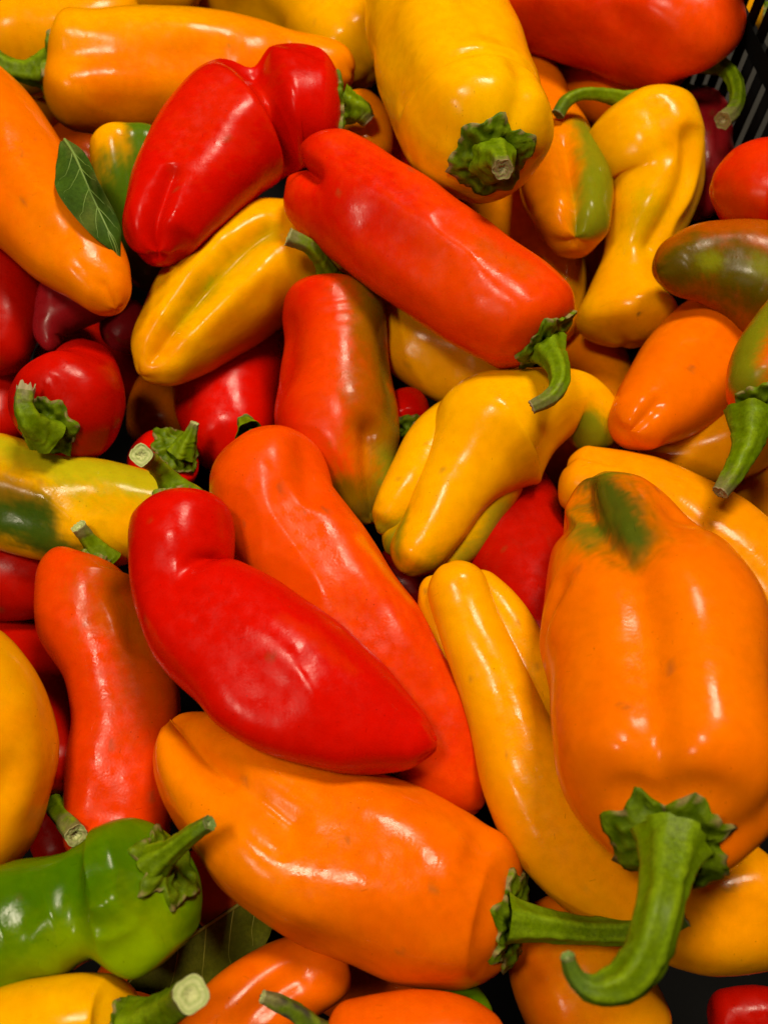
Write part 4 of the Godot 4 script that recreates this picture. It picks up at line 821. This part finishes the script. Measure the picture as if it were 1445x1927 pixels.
func crate() -> void:
	# black plastic crate, turned a little; +x of the crate points to its slotted right wall
	var wall_at := Vector3(0.1602, -0.0120, -0.2204)
	var low := -0.135
	var high := 0.052
	var o := thing("plastic_crate", "black plastic crate with rows of upright slots in its wall", "crate", Vector3(wall_at.x, low, wall_at.z))
	o.rotation_degrees.y = 14.25
	var black := plain(Color(0.004, 0.004, 0.004), 0.8)
	black.heightmap_enabled = true
	black.heightmap_texture = tex_relief
	black.heightmap_scale = 0.004
	black.uv1_triplanar = true
	black.uv1_scale = Vector3(40, 40, 40)
	black.metallic_specular = 0.16
	var wide := 0.50
	var far := -0.16
	var near := 0.44
	var deep := near - far
	part("floor", box(Vector3(wide, 0.006, deep)), black, o).position = Vector3(-wide / 2, -0.003, (near + far) / 2)
	var tall := high - low
	part("rear_wall", box(Vector3(wide, tall, 0.005)), black, o).position = Vector3(-wide / 2, tall / 2, far - 0.0025)
	part("front_wall", box(Vector3(wide, tall, 0.005)), black, o).position = Vector3(-wide / 2, tall / 2, near + 0.0025)
	part("left_wall", box(Vector3(0.005, tall, deep + 0.01)), black, o).position = Vector3(-wide - 0.0025, tall / 2, (near + far) / 2)
	# right wall: rails and bars with open slots between them
	var mid := (near + far) / 2
	var slot_top := -0.0120 - low
	var slot_up := -0.0013 - low
	var slot_low := slot_top - 0.062
	var rail := rounded_bar(Vector3(0.006, deep, 0.006), 0.0015)
	part("lower_panel", box(Vector3(0.0022, slot_low, deep)), black, o).position = Vector3(0.0025, slot_low / 2, mid)
	part("middle_band", box(Vector3(0.0022, slot_up - slot_top, deep)), black, o).position = Vector3(0.0025, (slot_up + slot_top) / 2, mid)
	part("top_band", box(Vector3(0.005, 0.012, deep)), black, o).position = Vector3(0.0025, tall - 0.006, mid)
	var rim := part("rim", rail, black, o)
	rim.position = Vector3(0.0025, tall + 0.0035, mid)
	rim.rotation_degrees.x = 90
	var pitch := 0.01029
	var bar_low := rounded_bar(Vector3(0.0016, slot_top - slot_low, pitch * 0.56), 0.0006)
	var bar_up := rounded_bar(Vector3(0.0016, tall - 0.012 - slot_up, pitch * 0.56), 0.0006)
	var count := int(deep / pitch)
	for k in count:
		var z := far + pitch * (k + 0.5)
		part("bar", bar_low, black, o).position = Vector3(0.0025, (slot_top + slot_low) / 2, z)
		part("bar", bar_up, black, o).position = Vector3(0.0025, (slot_up + tall - 0.012) / 2, z)

	var grey := plain(Color(0.035, 0.034, 0.031), 0.85)
	grey.metallic_specular = 0.15
	var table := part("table_top", box(Vector3(1.6, 0.03, 1.2)), grey, self)
	table.set_meta("kind", "structure")
	table.position = Vector3(0.0, low - 0.0065 - 0.015, 0.0)
	table.rotation_degrees.y = 14.25


func leaves() -> void:
	leaf("folded green leaf lying on the left orange pepper beside the yellow and green one", Vector3(-0.1085, 0.0158, -0.1161), [[-1.46, 0.57, -3.03, 0.08, 0.21], [-1.01, 0.58, -2.3, 0.41, 0.94], [-0.5, 0.52, -1.22, 0.61, 1.13], [0.02, 0.39, -0.09, 0.68, 1], [0.53, 0.16, 0.95, 0.56, 0.64], [0.76, -0.16, 1.43, 0.18, 0.28], [0.82, -0.74, 1.86, 0.06, 0.08], [0.84, -1.32, 2.42, 0.04, 0.04]], 0.1, 1.1, Color(0.048, 0.100, 0.010), 5, 0.0)
	leaf("dark green veined leaf tucked under the bottom orange peppers", Vector3(-0.0606, -0.0219, 0.1381), [[2.49, -0.35, -1.69, 0.7, 0.05], [1.42, -0.05, -0.96, 1.6, 0.05], [0.4, 0.15, -0.28, 1.99, 0.05], [-0.61, 0.13, 0.39, 1.9, 0.05], [-1.55, 0.12, 1.02, 1.32, 0.05], [-2.15, -0, 1.52, 0.34, 0.03]], 0.05, 0.0, Color(0.135, 0.140, 0.010), 4, 3.3)
	leaf("withered dark leaf down in the gap under the tips of two red peppers", Vector3(0.0124, -0.0370, 0.0915), [[-1.44, 0.45, -1.14, 0.11, 0.19], [-0.88, 0.23, -0.49, 0.26, 0.3], [-0.17, -0, 0.17, 0.3, 0.34], [0.77, -0.23, 0.6, 0.26, 0.26], [1.71, -0.45, 0.85, 0.08, 0.09]], 0.2, 0.5, Color(0.07, 0.065, 0.022), 3, 6.6)
